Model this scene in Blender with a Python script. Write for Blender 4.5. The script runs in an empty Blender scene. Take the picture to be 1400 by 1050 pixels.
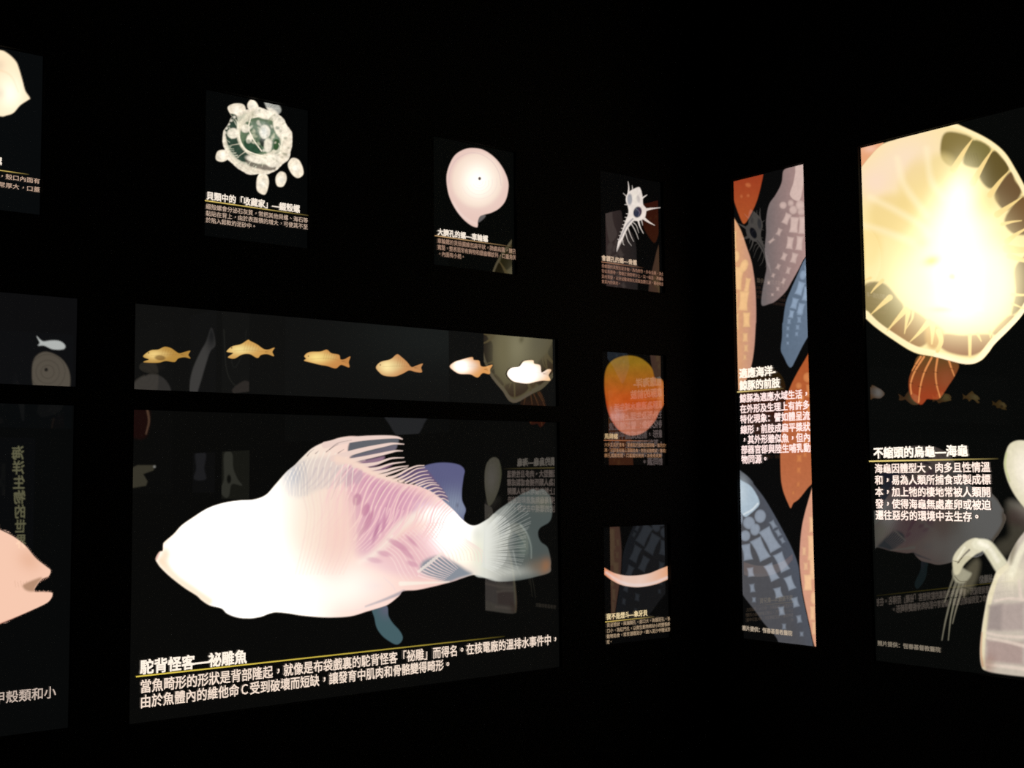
import bpy, bmesh, math
import numpy as np
from mathutils import Matrix, Vector

# ------------------------------------------------------------------ camera
# World frame: the corner of the two lit walls stands on x=0, y=0.
# left wall = plane y=0 (runs towards -x), right wall = plane x=0 (runs towards -y). Metres, z up.
AZ, PITCH, ROLL, FPX = .8886, .0773, -.0086, 1704.0
CAM = np.array([-2.862, -2.6, 1.5])
_fh = np.array([math.cos(AZ), math.sin(AZ), 0]); _xh = np.array([math.sin(AZ), -math.cos(AZ), 0]); _z = np.array([0, 0, 1.])
FW = _fh*math.cos(PITCH)+_z*math.sin(PITCH); _u = -_fh*math.sin(PITCH)+_z*math.cos(PITCH)
RT = math.cos(ROLL)*_xh+math.sin(ROLL)*_u; UP = -math.sin(ROLL)*_xh+math.cos(ROLL)*_u
sc = bpy.context.scene
cd = bpy.data.cameras.new('camera'); cam = bpy.data.objects.new('camera', cd); sc.collection.objects.link(cam)
cam.matrix_world = Matrix(((RT[0], UP[0], -FW[0], CAM[0]), (RT[1], UP[1], -FW[1], CAM[1]), (RT[2], UP[2], -FW[2], CAM[2]), (0, 0, 0, 1)))
cd.sensor_fit = 'HORIZONTAL'; cd.sensor_width = 36.0; cd.lens = FPX/1400*36.0
cd.clip_start = .05
cd.dof.use_dof = True; cd.dof.focus_distance = 2.25; cd.dof.aperture_fstop = cd.lens/1000/.0045
sc.camera = cam
w = bpy.data.worlds.new('world'); sc.world = w; w.use_nodes = True
w.node_tree.nodes['Background'].inputs[0].default_value = (0, 0, 0, 1)      # closed dark gallery: only the light boxes give light
sc.cycles.use_denoising = False; sc.cycles.sample_clamp_indirect = 8.0      # keeps the fine print crisp; the photograph is grainy too
sc.view_settings.view_transform = 'Standard'; sc.view_settings.look = 'None'
sc.view_settings.exposure = 0; sc.view_settings.gamma = 1; sc.view_settings.use_curve_mapping = False

# ------------------------------------------------------------------ helpers
COL = sc.collection
LW, RW, BW = 'left', 'right', 'back'
BACK_Y = -5.0
def wpt(wall, s, z, o):
    """Point on a wall: s runs to the viewer's right, o = depth behind the wall face."""
    s = np.asarray(s, float); z = np.asarray(z, float)
    if wall == LW: return np.stack([s, s*0+o, z], -1)
    if wall == RW: return np.stack([s*0+o, -s, z], -1)
    return np.stack([-s, s*0+BACK_Y-o, z], -1)
def lens(P, mirror=False):
    if mirror: P = P*np.array([1, -1, 1.])
    q = P-CAM; d = q@FW
    return 700+FPX*(q@RT)/d, 525-FPX*(q@UP)/d
def unlens(wall, x, y, o=.012, mirror=False):
    q = FW*FPX+RT*(x-700)-UP*(y-525); c = CAM.copy()
    if mirror: q = q*np.array([1, -1, 1.]); c = c*np.array([1, -1, 1.])
    if wall == LW: t = (o-c[1])/q[1]; P = c+q*t; return P[0], P[2]
    if wall == RW: t = (o-c[0])/q[0]; P = c+q*t; return -P[1], P[2]
    t = (BACK_Y-o-c[1])/q[1]; P = c+q*t; return -P[0], P[2]
def lin(c, k=1.0):
    c = np.array(c, float)/255
    return np.where(c <= .04045, c/12.92, ((c+.055)/1.055)**2.4)*k

def base_mat(name, color, rough=.8, spec=.2, noise=0):
    m = bpy.data.materials.new(name); m.use_nodes = True; nt = m.node_tree; b = nt.nodes['Principled BSDF']
    b.inputs['Base Color'].default_value = (*color, 1); b.inputs['Roughness'].default_value = rough
    b.inputs['Specular IOR Level'].default_value = spec
    if noise:
        t = nt.nodes.new('ShaderNodeTexNoise'); t.inputs['Scale'].default_value = noise
        bp = nt.nodes.new('ShaderNodeBump'); bp.inputs['Strength'].default_value = .15
        nt.links.new(t.outputs['Fac'], bp.inputs['Height']); nt.links.new(bp.outputs['Normal'], b.inputs['Normal'])
    return m
M_WALL = base_mat('black_wall_paint', (.012, .012, .012), .9, .1, 60)
M_FLOOR = base_mat('black_carpet', (.015, .015, .016), .95, .05, 200)
M_CEIL = base_mat('black_ceiling', (.01, .01, .01), .95, .05, 30)
M_HOUS = base_mat('black_metal_housing', (.015, .015, .015), .6, .3)
def emit_mat(name, color=None):
    m = base_mat(name, (.01, .01, .01), .6, .0); b = m.node_tree.nodes['Principled BSDF']
    b.inputs['Emission Strength'].default_value = 1
    b.inputs['Coat Weight'].default_value = 1; b.inputs['Coat Roughness'].default_value = 0; b.inputs['Coat IOR'].default_value = 1.7     # the print is bonded behind clear polished acrylic
    if color is None:
        a = m.node_tree.nodes.new('ShaderNodeAttribute'); a.attribute_name = 'print'
        m.node_tree.links.new(a.outputs['Color'], b.inputs['Emission Color'])
    else:
        b.inputs['Emission Color'].default_value = (*[float(v) for v in color], 1)
    m.cycles.emission_sampling = 'NONE'
    return m
M_PRINT = emit_mat('backlit_print')
_tm = {}
def text_mat(c, k):
    key = (tuple(c), k)
    if key not in _tm: _tm[key] = emit_mat('backlit_lettering', lin(c, k))
    return _tm[key]
def mesh_obj(name, verts, faces, mat, parent=None, loc=None, label=None):
    me = bpy.data.meshes.new(name); me.from_pydata([tuple(v) for v in verts], [], faces); me.update()
    me.materials.append(mat); o = bpy.data.objects.new(name, me); COL.objects.link(o)
    if parent is not None: o.parent = parent
    elif loc is not None: o.location = loc
    if label: o['label'] = label
    return o
CUBE = [(0, 1, 3, 2), (4, 6, 7, 5), (0, 4, 5, 1), (2, 3, 7, 6), (0, 2, 6, 4), (1, 5, 7, 3)]
def box_geo(wall, s0, s1, z0, z1, o0, o1, org):
    v = [wpt(wall, s, z, o)-org for s in (s0, s1) for z in (z0, z1) for o in (o0, o1)]
    return v, [list(f) for f in CUBE]
def fix_normals(o):
    bm = bmesh.new(); bm.from_mesh(o.data); bmesh.ops.recalc_face_normals(bm, faces=bm.faces); bm.to_mesh(o.data); bm.free()
def boxes(name, wall, lst, mat, root, org, label=None):
    V, F = [], []
    for b in lst:
        v, f = box_geo(wall, *b, org); n = len(V); V += v; F += [[i+n for i in q] for q in f]
    o = mesh_obj(name, V, F, mat, root, label=label); fix_normals(o); return o

HOLES = {LW: [], RW: [], BW: []}
class Panel:
    def __init__(s, wall, s0, s1, z0, z1, label, bg=(10, 11, 11), mirror=False, name='backlit_panel', group=None):
        s.wall, s.r, s.mirror = wall, (s0, s1, z0, z1), mirror
        HOLES[wall].append((s0-.001, s1+.001, z0-.001, z1+.001))
        s.org = wpt(wall, (s0+s1)/2, z0, .0).astype(float)
        s.root = bpy.data.objects.new(name, None); COL.objects.link(s.root); s.root.location = s.org
        s.root.empty_display_size = .1
        s.root['label'] = label; s.root['category'] = 'light box'
        if label.startswith('small backlit') and wall == LW: group = 'small backlit shell panels'
        if group: s.root['group'] = group
        s.bg = lin(bg); e = .0015
        # open black tray behind the film
        d0, d1, t = .016, .075, .004
        boxes('housing', wall, [(s0, s1, z0, z1, d1-t, d1), (s0, s0+t, z0, z1, d0, d1-t), (s1-t, s1, z0, z1, d0, d1-t),
              (s0+t, s1-t, z0, z0+t, d0, d1-t), (s0+t, s1-t, z1-t, z1, d0, d1-t)], M_HOUS, s.root, s.org)
        m = emit_mat('film_ground', s.bg)
        if mirror and wall == RW: m.node_tree.nodes['Principled BSDF'].inputs['Coat Weight'].default_value = 0      # satin films further down the hall
        boxes('glossy_film', wall, [(s0, s1, z0, z1, .012, .016)], m, s.root, s.org)
        s.layer = 0
    def text(s, body, a, b, h, color=(255, 235, 215), k=1.0, bold=None, name='text_line', o=.0086, label=None):
        """body set between the middle-left point a and the middle-right point b, letters h high (photo measure)."""
        if h < 9 and name == 'text_line': h *= .88
        bold = (.006 if h < 9 else .014) if bold is None else (min(bold, .02) if h < 9 else bold)
        s0, za = unlens(s.wall, a[0], a[1], o, s.mirror); s1, zb = unlens(s.wall, b[0], b[1], o, s.mirror)
        mx, my = (a[0]+b[0])/2, (a[1]+b[1])/2
        _, zt = unlens(s.wall, mx, my-h/2, o, s.mirror); _, zl = unlens(s.wall, mx, my+h/2, o, s.mirror)
        em = (zt-zl)/.90; zc = (za+zb)/2
        c = bpy.data.curves.new('t', 'FONT'); c.body = body; c.resolution_u = 2
        t = bpy.data.objects.new('t', c); COL.objects.link(t)
        me = bpy.data.meshes.new_from_object(t.evaluated_get(bpy.context.evaluated_depsgraph_get()))
        bpy.data.objects.remove(t); bpy.data.curves.remove(c)
        n = len(me.vertices); co = np.empty(n*3, np.float32); me.vertices.foreach_get('co', co); co = co.reshape(-1, 3)
        if all(ord(ch) > 255 for ch in body):
            cell = np.clip(((co[:, 0])).astype(int), 0, len(body)-1)      # full-width type: marks sit in the middle of their square
            mk = np.array([ch in '，。、' for ch in body])[cell]; co[mk, 0] += .3; co[mk, 1] += .3
        adv = max(co[:, 0].max(), len(body) if all(ord(ch) > 255 for ch in body) else 0)
        # stroke weight: the glyph sheet is set a few times, each a hair aside
        tri = [list(f.vertices) for f in me.polygons]; V, F = [], []; bpy.data.meshes.remove(me)
        for i, (dx, dy) in enumerate(((-bold, -bold), (bold, -bold), (bold, bold), (-bold, bold))):
            V.append(wpt(s.wall, s0+(co[:, 0]+dx)/adv*(s1-s0), zc+(co[:, 1]+dy-.38)*em, o-i*.00002)-s.org); F += [[v+n*i for v in f] for f in tri]
        me = bpy.data.meshes.new(name); me.from_pydata(np.concatenate(V).tolist(), [], F); me.materials.clear(); me.materials.append(text_mat(color, k)); me.update()
        ob = bpy.data.objects.new(name, me); COL.objects.link(ob); ob.parent = s.root
        if label: ob['label'] = label
        return ob
    def rule(s, a, b, color=(235, 205, 110), k=1.0, wd=1.3, fade=True):
        o = .0088; s0, za = unlens(s.wall, *a, o, s.mirror); s1, zb = unlens(s.wall, *b, o, s.mirror)
        zc = (za+zb)/2; _, z2 = unlens(s.wall, a[0], a[1]+wd, o, s.mirror); hw = abs(za-z2)/2
        n = 16; V, F, C = [], [], []
        for i in range(n+1):
            f = i/n; ss = s0+(s1-s0)*f
            for q in (-1, 1):
                V.append(wpt(s.wall, ss, zc+q*hw, o)-s.org); C.append(lin(color, k*(1-f**1.6*.97 if fade else 1))+s.bg*.5)
            if i: F.append((2*i-2, 2*i, 2*i+1, 2*i-1))
        ob = mesh_obj('rule_line', V, F, M_PRINT, s.root); at = ob.data.attributes.new('print', 'FLOAT_COLOR', 'POINT')
        at.data.foreach_set('color', np.concatenate([np.array(C), np.ones((len(C), 1))], 1).astype(np.float32).ravel())
    def pic(s, x0, y0, x1, y1, h=.002): return Pic(s, x0, y0, x1, y1, h)

def smooth_curve(pts, closed=True, n=5):
    p = np.array(pts, float)
    if not closed: p = np.vstack([2*p[0]-p[1], p, 2*p[-1]-p[-2]])
    N = len(p); out = []
    rng = range(N) if closed else range(1, N-2)
    for i in rng:
        a, b, c, d = p[(i-1) % N], p[i % N], p[(i+1) % N], p[(i+2) % N]
        for k in range(n):
            t = k/n
            out.append(.5*((2*b)+(c-a)*t+(2*a-5*b+4*c-d)*t*t+(3*b-a-3*c+d)*t**3))
    if not closed: out.append(p[-2])
    return np.array(out)
class Pic:
    """A printed picture: a fine mesh lying on the film whose vertices carry the ink colours."""
    def __init__(s, panel, x0, y0, x1, y1, h):
        s.p = panel; S, Z = [], []
        for x, y in ((x0, y0), (x1, y0), (x0, y1), (x1, y1)):
            a, b = unlens(panel.wall, x, y, .0105, panel.mirror); S.append(a); Z.append(b)
        r = panel.r
        sa, sb = max(min(S), r[0]+.0016), min(max(S), r[1]-.0016); za, zb = max(min(Z), r[2]+.0016), min(max(Z), r[3]-.0016)
        ns, nz = max(4, int((sb-sa)/h)), max(4, int((zb-za)/h))
        s.S, s.Z = np.meshgrid(np.linspace(sa, sb, ns), np.linspace(za, zb, nz))
        s.off = .0112-.0002*panel.layer; panel.layer += 1
        s.P = wpt(panel.wall, s.S, s.Z, s.off); s.X, s.Y = lens(s.P, panel.mirror)
        s.rgb = np.ones(s.X.shape+(3,))*panel.bg; s.a = np.zeros(s.X.shape); s.t = (0, 0, 1)
    def xf(s, ox=0, oy=0, k=1): s.t = (ox, oy, k); return s
    def pts(s, p):
        p = np.array(p, float).reshape(-1, 2); return p/s.t[2]+np.array(s.t[:2])
    def sub(s, q, pad):
        return np.where((s.X > q[:, 0].min()-pad) & (s.X < q[:, 0].max()+pad) & (s.Y > q[:, 1].min()-pad) & (s.Y < q[:, 1].max()+pad))
    def poly(s, pts, soft=1.0, smooth=True):
        q = s.pts(pts)
        if smooth: q = smooth_curve(q)
        m = np.zeros(s.X.shape); ix = s.sub(q, soft+1); x, y = s.X[ix], s.Y[ix]
        if not len(x): return m
        d = np.full(x.shape, 1e9); ins = np.zeros(x.shape, bool)
        for (ax, ay), (bx, by) in zip(q, np.roll(q, -1, 0)):
            ex, ey = bx-ax, by-ay; L = ex*ex+ey*ey+1e-12
            t = np.clip(((x-ax)*ex+(y-ay)*ey)/L, 0, 1)
            d = np.minimum(d, (x-ax-t*ex)**2+(y-ay-t*ey)**2)
            if ay != by:
                c = ((ay > y) != (by > y)) & (x < (bx-ax)*(y-ay)/(by-ay)+ax); ins ^= c
        d = np.sqrt(d)*np.where(ins, 1, -1); v = np.clip(d/(2*soft)+.5, 0, 1); m[ix] = v*v*(3-2*v); return m
    def line(s, pts, w0, w1=None, soft=.6, smooth=True):
        w1 = w0 if w1 is None else w1; q = s.pts(pts)
        if smooth and len(q) > 2: q = smooth_curve(q, False, 6)
        m = np.zeros(s.X.shape); ix = s.sub(q, max(w0, w1)+soft+1); x, y = s.X[ix], s.Y[ix]
        if not len(x): return m
        v = np.full(x.shape, -1e9); n = len(q)-1
        for i in range(n):
            (ax, ay), (bx, by) = q[i], q[i+1]; ex, ey = bx-ax, by-ay; L = ex*ex+ey*ey+1e-12
            t = np.clip(((x-ax)*ex+(y-ay)*ey)/L, 0, 1)
            d = np.sqrt((x-ax-t*ex)**2+(y-ay-t*ey)**2); wd = w0+(w1-w0)*(i+t)/n
            v = np.maximum(v, wd/2-d)
        v = np.clip(v/(2*soft)+.5, 0, 1); m[ix] = v*v*(3-2*v); return m
    def ell(s, cx, cy, rx, ry, rot=0, soft=.8):
        k = s.t[2]; cx, cy, rx, ry = cx/k+s.t[0], cy/k+s.t[1], rx/k, ry/k
        a = math.radians(rot); dx, dy = s.X-cx, s.Y-cy
        u = dx*math.cos(a)+dy*math.sin(a); v = -dx*math.sin(a)+dy*math.cos(a)
        r = np.sqrt((u/rx)**2+(v/ry)**2); d = (1-r)*min(rx, ry)
        t = np.clip(d/(2*soft)+.5, 0, 1); return t*t*(3-2*t)
    def glow(s, cx, cy, rx, ry, rot=0):
        k = s.t[2]; cx, cy, rx, ry = cx/k+s.t[0], cy/k+s.t[1], rx/k, ry/k
        a = math.radians(rot); dx, dy = s.X-cx, s.Y-cy
        u = dx*math.cos(a)+dy*math.sin(a); v = -dx*math.sin(a)+dy*math.cos(a)
        return np.exp(-((u/rx)**2+(v/ry)**2))
    def slab(s, cx, cy, rx, ry, rot=0, soft=.8):
        k = s.t[2]; cx, cy, rx, ry = cx/k+s.t[0], cy/k+s.t[1], rx/k, ry/k
        a = math.radians(rot); dx, dy = s.X-cx, s.Y-cy
        u = np.abs(dx*math.cos(a)+dy*math.sin(a)); v = np.abs(-dx*math.sin(a)+dy*math.cos(a))
        w = rx*(.82+.18*np.clip(v/ry, 0, 1)**2)
        d = np.minimum(w-u, ry-v); t = np.clip(d/(2*soft)+.5, 0, 1); return t*t*(3-2*t)
    def lay(s, m, c, k=1.0, add=True, op=1.0):
        c = c if isinstance(c, np.ndarray) and c.ndim == 3 else lin(c, k)
        if add: s.a = np.maximum(s.a, m)
        mm = (m*op)[..., None]; s.rgb = s.rgb*(1-mm)+c*mm
    def over(s, m, c, k=1.0, op=1.0): s.lay(m*(s.a > .5)*1.0 if False else m*s.a, c, k, False, op)
    def mottle(s, amp, scale, seed=0):
        r = np.random.RandomState(seed); n = np.zeros(s.X.shape)
        for o in range(5):
            ph = r.rand(6)*6.28; f = 2**o/scale
            n += (np.sin(s.X*f*1.3+ph[0]+2*np.sin(s.Y*f*.8+ph[1]))*np.sin(s.Y*f*1.1+ph[2]+2*np.sin(s.X*f*.7+ph[3])))/1.5**o
        s.rgb *= (1+amp*n*s.a/1.6)[..., None]
    def bake(s, name, label=None):
        m = s.a > .004; c = m[:-1, :-1] | m[1:, :-1] | m[:-1, 1:] | m[1:, 1:]
        J, I = np.where(c); nz, ns = s.X.shape
        q = np.stack([J*ns+I, J*ns+I+1, (J+1)*ns+I+1, (J+1)*ns+I], 1)
        used, inv = np.unique(q.ravel(), return_inverse=True); nf = len(q)
        me = bpy.data.meshes.new(name); me.vertices.add(len(used)); me.loops.add(nf*4); me.polygons.add(nf)
        me.vertices.foreach_set('co', (s.P.reshape(-1, 3)[used]-s.p.org).astype(np.float32).ravel())
        me.loops.foreach_set('vertex_index', inv.astype(np.int32).ravel())
        me.polygons.foreach_set('loop_start', np.arange(0, nf*4, 4, dtype=np.int32)); me.update(calc_edges=True)
        at = me.attributes.new('print', 'FLOAT_COLOR', 'POINT')
        rgb = np.clip(s.rgb.reshape(-1, 3)[used], 0, None)
        at.data.foreach_set('color', np.concatenate([rgb, np.ones((len(used), 1))], 1).astype(np.float32).ravel())
        me.materials.append(M_PRINT); o = bpy.data.objects.new(name, me); COL.objects.link(o); o.parent = s.p.root
        if label: o['label'] = label
        return o
def mixc(a, b, t):
    a = a if isinstance(a, np.ndarray) and a.ndim == 3 else lin(a); b = b if isinstance(b, np.ndarray) and b.ndim == 3 else lin(b)
    t = np.clip(t, 0, 1)[..., None]; return a*(1-t)+b*t

# ================================================================== LEFT WALL
WHITE = (255, 240, 222)
# ---- spiral shell at the photograph's left edge
p = Panel(LW, -2.277, -2.007, 2.06, 2.40, 'small backlit x-ray panel of a pale pointed shell, cut by the left edge, top row', (9, 11, 12))
g = p.pic(-60, 50, 50, 170).xf(0, 50, 4.375)
m = g.poly([(0, 82), (50, 105), (95, 150), (115, 200), (135, 270), (150, 325), (177, 367), (165, 380), (120, 410), (80, 455), (40, 470), (0, 475), (-120, 440), (-190, 300), (-160, 170), (-80, 95)], 1.3)
g.lay(m, (255, 232, 196), 1.15); g.over(g.glow(60, 340, 70, 90), (255, 250, 225), 1.3); g.over(g.glow(0, 340, 30, 40), (240, 225, 200), 1, .6); g.over(g.glow(0, 170, 30, 40), (240, 215, 185), 1, .6)
g.over(g.line([(-150, 250), (-40, 200), (60, 230), (110, 330)], 3, 1, 2), (255, 215, 170), 1, .4)
g.bake('shell_picture', 'pale cream pointed shell')
p.text('螺', (-8, 219), (3, 221), 10.5, WHITE, 1.0, .03, 'title_text')
p.rule((-30, 230), (40, 237))
p.text('層，殼口內面有', (-12, 239.5), (55, 247), 8, (225, 190, 165), .8)
p.text('非常厚大，口蓋', (-12, 251.5), (55, 258.5), 8, (225, 190, 165), .8)

# ---- carrier shell
p = Panel(LW, -1.642, -1.372, 2.06, 2.40, 'small backlit x-ray panel of a round green-centred carrier shell studded with pebbles', (6, 7, 7))
g = p.pic(285, 125, 422, 275, .0014).xf(270, 110, 4.565)
cream = (255, 240, 215)
for q in ([(190, 165), (230, 145), (285, 150), (300, 190), (270, 240), (225, 230), (200, 200)], [(312, 150), (330, 122), (360, 130), (380, 165), (360, 190), (320, 180)],
          [(115, 470), (130, 440), (170, 435), (200, 455), (190, 490), (155, 507), (120, 497)], [(375, 600), (400, 580), (435, 595), (445, 640), (430, 700), (410, 712), (375, 690), (368, 650)],
          [(490, 600), (515, 570), (548, 580), (555, 620), (535, 660), (505, 662), (490, 640)], [(565, 520), (590, 485), (630, 495), (655, 540), (660, 585), (630, 608), (600, 595), (575, 560)]):
    g.lay(g.poly(q, 1.0), cream, 1.0); g.over(g.glow(*np.mean(q, 0), 22, 26), (255, 250, 235), 1.15, .7)
g.lay(g.poly([(418, 130), (450, 120), (500, 145), (522, 185), (500, 210), (450, 190), (430, 165)], 1.6)*.75, (190, 190, 180))
for i in range(6): g.over(g.line([(430+i*4, 180), (425+i*18, 128+i*9)], 1, .4, .5), (240, 235, 225), 1, .6)
th = np.linspace(0, 2*math.pi, 44, endpoint=False); rr = 1+.02*np.sin(th*22)+.018*np.sin(th*9+1)+.012*np.sin(th*15)
body = np.stack([375+218*rr*np.cos(th), 385+212*rr*np.sin(th)], 1)
a = math.radians(25); body = (body-[375, 385])@np.array([[math.cos(a), math.sin(a)], [-math.sin(a), math.cos(a)]])*[1.0, .98]+[375, 380]
g.lay(g.poly(body, 1.0), (246, 232, 208), 1.0)
g.over(g.ell(355, 370, 178, 165, 25, 2.0), (205, 205, 180), 1, .75)
g.over(g.poly([(185, 210), (240, 215), (250, 260), (245, 310), (260, 380), (300, 440), (330, 480), (300, 510), (250, 490), (200, 430), (175, 340), (170, 260)], 1.4), (52, 72, 58))
g.over(g.poly([(300, 490), (380, 520), (480, 530), (480, 560), (400, 555), (320, 530)], 1.6), (90, 80, 70), 1, .8)
g.over(g.ell(395, 330, 150, 150, 0, 1.6), (236, 226, 200)); g.over(g.ell(390, 345, 125, 118, 0, 1.6), (100, 120, 92))
g.over(g.poly([(290, 380), (350, 370), (400, 420), (400, 445), (350, 460), (305, 430)], 1.5), (48, 78, 56)); g.over(g.poly([(330, 270), (380, 250), (440, 265), (480, 320), (520, 380), (500, 430), (470, 420), (430, 330), (360, 330)], 2), (120, 138, 115))
g.over(g.poly([(480, 370), (510, 375), (500, 430), (475, 425)], 1.2), (55, 85, 50)); g.over(g.poly([(385, 370), (415, 360), (425, 390), (405, 415)], 1), (45, 55, 45))
for q in ([(250, 260), (262, 360), (300, 430), (380, 465), (460, 475), (520, 450)], [(330, 235), (320, 300), (350, 370), (400, 440)], [(165, 290), (170, 400), (230, 500), (330, 570), (440, 590), (540, 540), (590, 440)],
          [(350, 230), (430, 220), (500, 260), (530, 340), (520, 430)]):
    g.over(g.line(q, 1.6, 1.4, .8), (255, 245, 220), 1.05)
for i in range(14):
    an = i*.45; g.over(g.line([(390+130*math.cos(an), 340+125*math.sin(an)), (390+190*math.cos(an+.15), 350+190*math.sin(an+.15))], 1.4, .8, .7), (250, 240, 212), 1, .55)
for cx, cy, rx, ry, ro in ((222, 330, 36, 32, 0), (325, 362, 18, 28, 20), (420, 320, 34, 42, 0), (440, 405, 24, 44, 0), (300, 300, 28, 26, 0), (365, 492, 62, 22, 12), (470, 500, 48, 42, 0), (520, 300, 40, 75, -25), (430, 205, 75, 38, 10)):
    g.over(g.ell(cx, cy, rx, ry, ro, 1.5), (255, 244, 222), 1.05, .92)
rs = np.random.RandomState(5)
for i in range(34):
    an = rs.uniform(1.6, 4.3); r0 = rs.uniform(150, 175); cx_, cy_ = 370+r0*math.cos(an), 375+r0*math.sin(an)
    g.over(g.line([(cx_, cy_), (370+(r0+rs.uniform(20, 45))*math.cos(an+.1), 375+(r0+30)*math.sin(an+.1))], rs.uniform(.6, 1.6), .5, .9), (215, 215, 190), 1, .6)
for i in range(40):
    an = rs.uniform(0, 6.28); r0 = rs.uniform(20, 125); cx_, cy_ = 395+r0*math.cos(an), 340+r0*.9*math.sin(an)
    g.over(g.ell(cx_, cy_, rs.uniform(5, 16), rs.uniform(4, 12), rs.uniform(0, 180), 1.4), [(240, 232, 205), (70, 95, 72), (205, 205, 175), (255, 246, 225)][i % 4], 1, .6)
for i in range(26):
    an = rs.uniform(-1.9, 1.2); r0 = rs.uniform(150, 205); g.over(g.ell(375+r0*math.cos(an), 375+r0*math.sin(an), rs.uniform(6, 14), rs.uniform(4, 9), math.degrees(an), 1.4), [(170, 165, 140), (255, 246, 226), (140, 145, 115)][i % 3], 1, .55)
g.over(g.glow(415, 320, 26, 36), (255, 255, 245), 1.1, .8); 
for i in range(46):
    an = i*6.283/46; g.over(g.ell(375+212*math.cos(an), 381+208*math.sin(an), 9, 8, 0, 1.2), (255, 244, 225), 1.05, .7)
g.mottle(.22, 5, 2)
g.bake('shell_picture', 'cream and green carrier shell ringed by stuck-on pebbles and shells')
p.text('貝類中的「收藏家」—綴殼螺', (282, 266.6), (410.2, 286.3), 10.5, WHITE, 1.0, .03, 'title_text')
p.rule((277.7, 273.8), (425, 295))
for t, a, b in (('綴殼螺會分泌石灰質，常把其他貝螺、海石等', (281.4, 282.6), (421, 301)), ('黏貼在背上，由於表面積的增大，可使其不至', (281.4, 291.8), (421, 309.8)), ('於陷入鬆軟的泥砂中。', (281.4, 300.4), (351, 309.6))):
    p.text(t, a, b, 8, (228, 198, 175), .8)

# ---- wheel shell
p = Panel(LW, -1.005, -.728, 2.06, 2.40, 'small backlit x-ray panel of a glowing pinkish white spiral wheel shell', (6, 7, 6))
g = p.pic(605, 198, 700, 315, .0014).xf(600, 190, 5.526)
m = g.poly([(58, 300), (75, 210), (120, 125), (190, 80), (260, 69), (340, 85), (420, 140), (480, 215), (518, 300), (525, 370), (505, 460), (460, 520), (400, 555), (340, 572), (310, 585), (295, 620), (294, 652), (285, 667), (240, 650), (180, 600), (120, 520), (75, 420)], .9)
g.lay(g.poly([(290, 570), (350, 575), (340, 600), (295, 630)], 1.2)*.8, (110, 105, 105))
g.lay(m, (240, 206, 194), 1.0)
g.over(g.ell(290, 310, 190, 205, 0, 4), (253, 228, 208), 1, .85); g.over(g.glow(295, 320, 120, 135), (255, 250, 236), 1.35)
g.over(g.line([(75, 330), (85, 240), (130, 160), (200, 115), (270, 105), (340, 125), (410, 180), (455, 260), (470, 350)], 1.0, .8, .8), (215, 185, 190), 1, .55)
g.over(g.line([(110, 480), (160, 560), (220, 610), (280, 640)], 3, 2, 2), (250, 225, 215), 1, .6)
for r_ in (28, 48, 72, 100, 135): g.over(g.line([(305+r_*math.cos(t_), 325+r_*.95*math.sin(t_)) for t_ in np.linspace(-.2, math.pi*.9, 9)], .8, .5, .6), (242, 220, 215), 1, .45)
g.over(g.ell(308, 299, 11, 12, 0, .8), (90, 75, 75)); g.bake('shell_picture', 'pinkish white wheel shell spiralling round a tiny dark hole')
p.text('大臍孔的螺—車輪螺', (598.2, 316.7), (667.3, 326.6), 9, WHITE, 1.0, .03, 'title_text')
p.rule((594.5, 321.6), (700, 337.5), (200, 160, 110))
for t, a, b in (('車輪螺的貝殼圓錐而扁平狀，臍螺扁圓，臍孔', (598, 329.2), (706, 343.7)), ('寬闊，整表面常有飾物和鋸齒螺紋列，口蓋角質', (598, 338), (706, 352)), ('，內面有小柄。', (598.5, 346.8), (636, 351))):
    p.text(t, a, b, 7.6, (205, 165, 140), .75)

# ---- murex
p = Panel(LW, -.412, -.152, 2.06, 2.40, 'small backlit x-ray panel of a white spiny murex shell, top row by the corner', (6, 6, 6))
g = p.pic(842, 243, 906, 345, .0013).xf(815, 235, 6)
wh = (238, 226, 216)
for q, w0 in (([(265, 185), (268, 130), (262, 80)], 2.6), ([(255, 205), (222, 175)], 2), ([(378, 215), (418, 188)], 2.6), ([(402, 312), (450, 302), (532, 293)], 4.2), ([(388, 378), (430, 410), (482, 439)], 4), ([(345, 398), (360, 450), (388, 505)], 2.4),
              ([(372, 395), (382, 438)], 2), ([(288, 425), (320, 480), (348, 552)], 1.5), ([(262, 462), (285, 525), (308, 572)], 1.5), ([(240, 495), (262, 565), (290, 606)], 1.4), ([(215, 540), (222, 590), (232, 600)], 1.3), ([(300, 150), (296, 112)], 1.8), ([(250, 268), (234, 268)], 1.8), ([(302, 412), (330, 440), (350, 500)], 1.3)):
    g.lay(g.line(q, w0, .5, .5), wh, .9 if w0 > 2 else .6)
for i in range(8): g.lay(g.line([(262-i*10, 345+i*30), (246-i*10, 342+i*30)], 1.3, .5, .5), wh, .8)
m = g.poly([(248, 200), (268, 165), (300, 145), (350, 125), (368, 150), (375, 175), (382, 220), (386, 268), (410, 300), (408, 345), (395, 380), (350, 402), (310, 402), (285, 430), (250, 480), (215, 560), (192, 610), (178, 640), (168, 650), (180, 575), (200, 520), (222, 460), (242, 400), (265, 340), (262, 290), (245, 240)], .8)
g.lay(m, wh, 1.0); g.over(g.line([(300, 385), (250, 440), (215, 510), (190, 560)], 2.2, 1.4, .8), (120, 120, 130), 1, .65); g.over(g.poly([(200, 580), (215, 560), (185, 650), (165, 655)], 1), (90, 85, 85), 1, .7)
g.over(g.ell(340, 330, 34, 46, 15, 1.0), (42, 46, 66)); g.over(g.line([(325, 300), (355, 330), (345, 365)], 1, 1, .8), (110, 110, 125), 1, .7)
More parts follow.
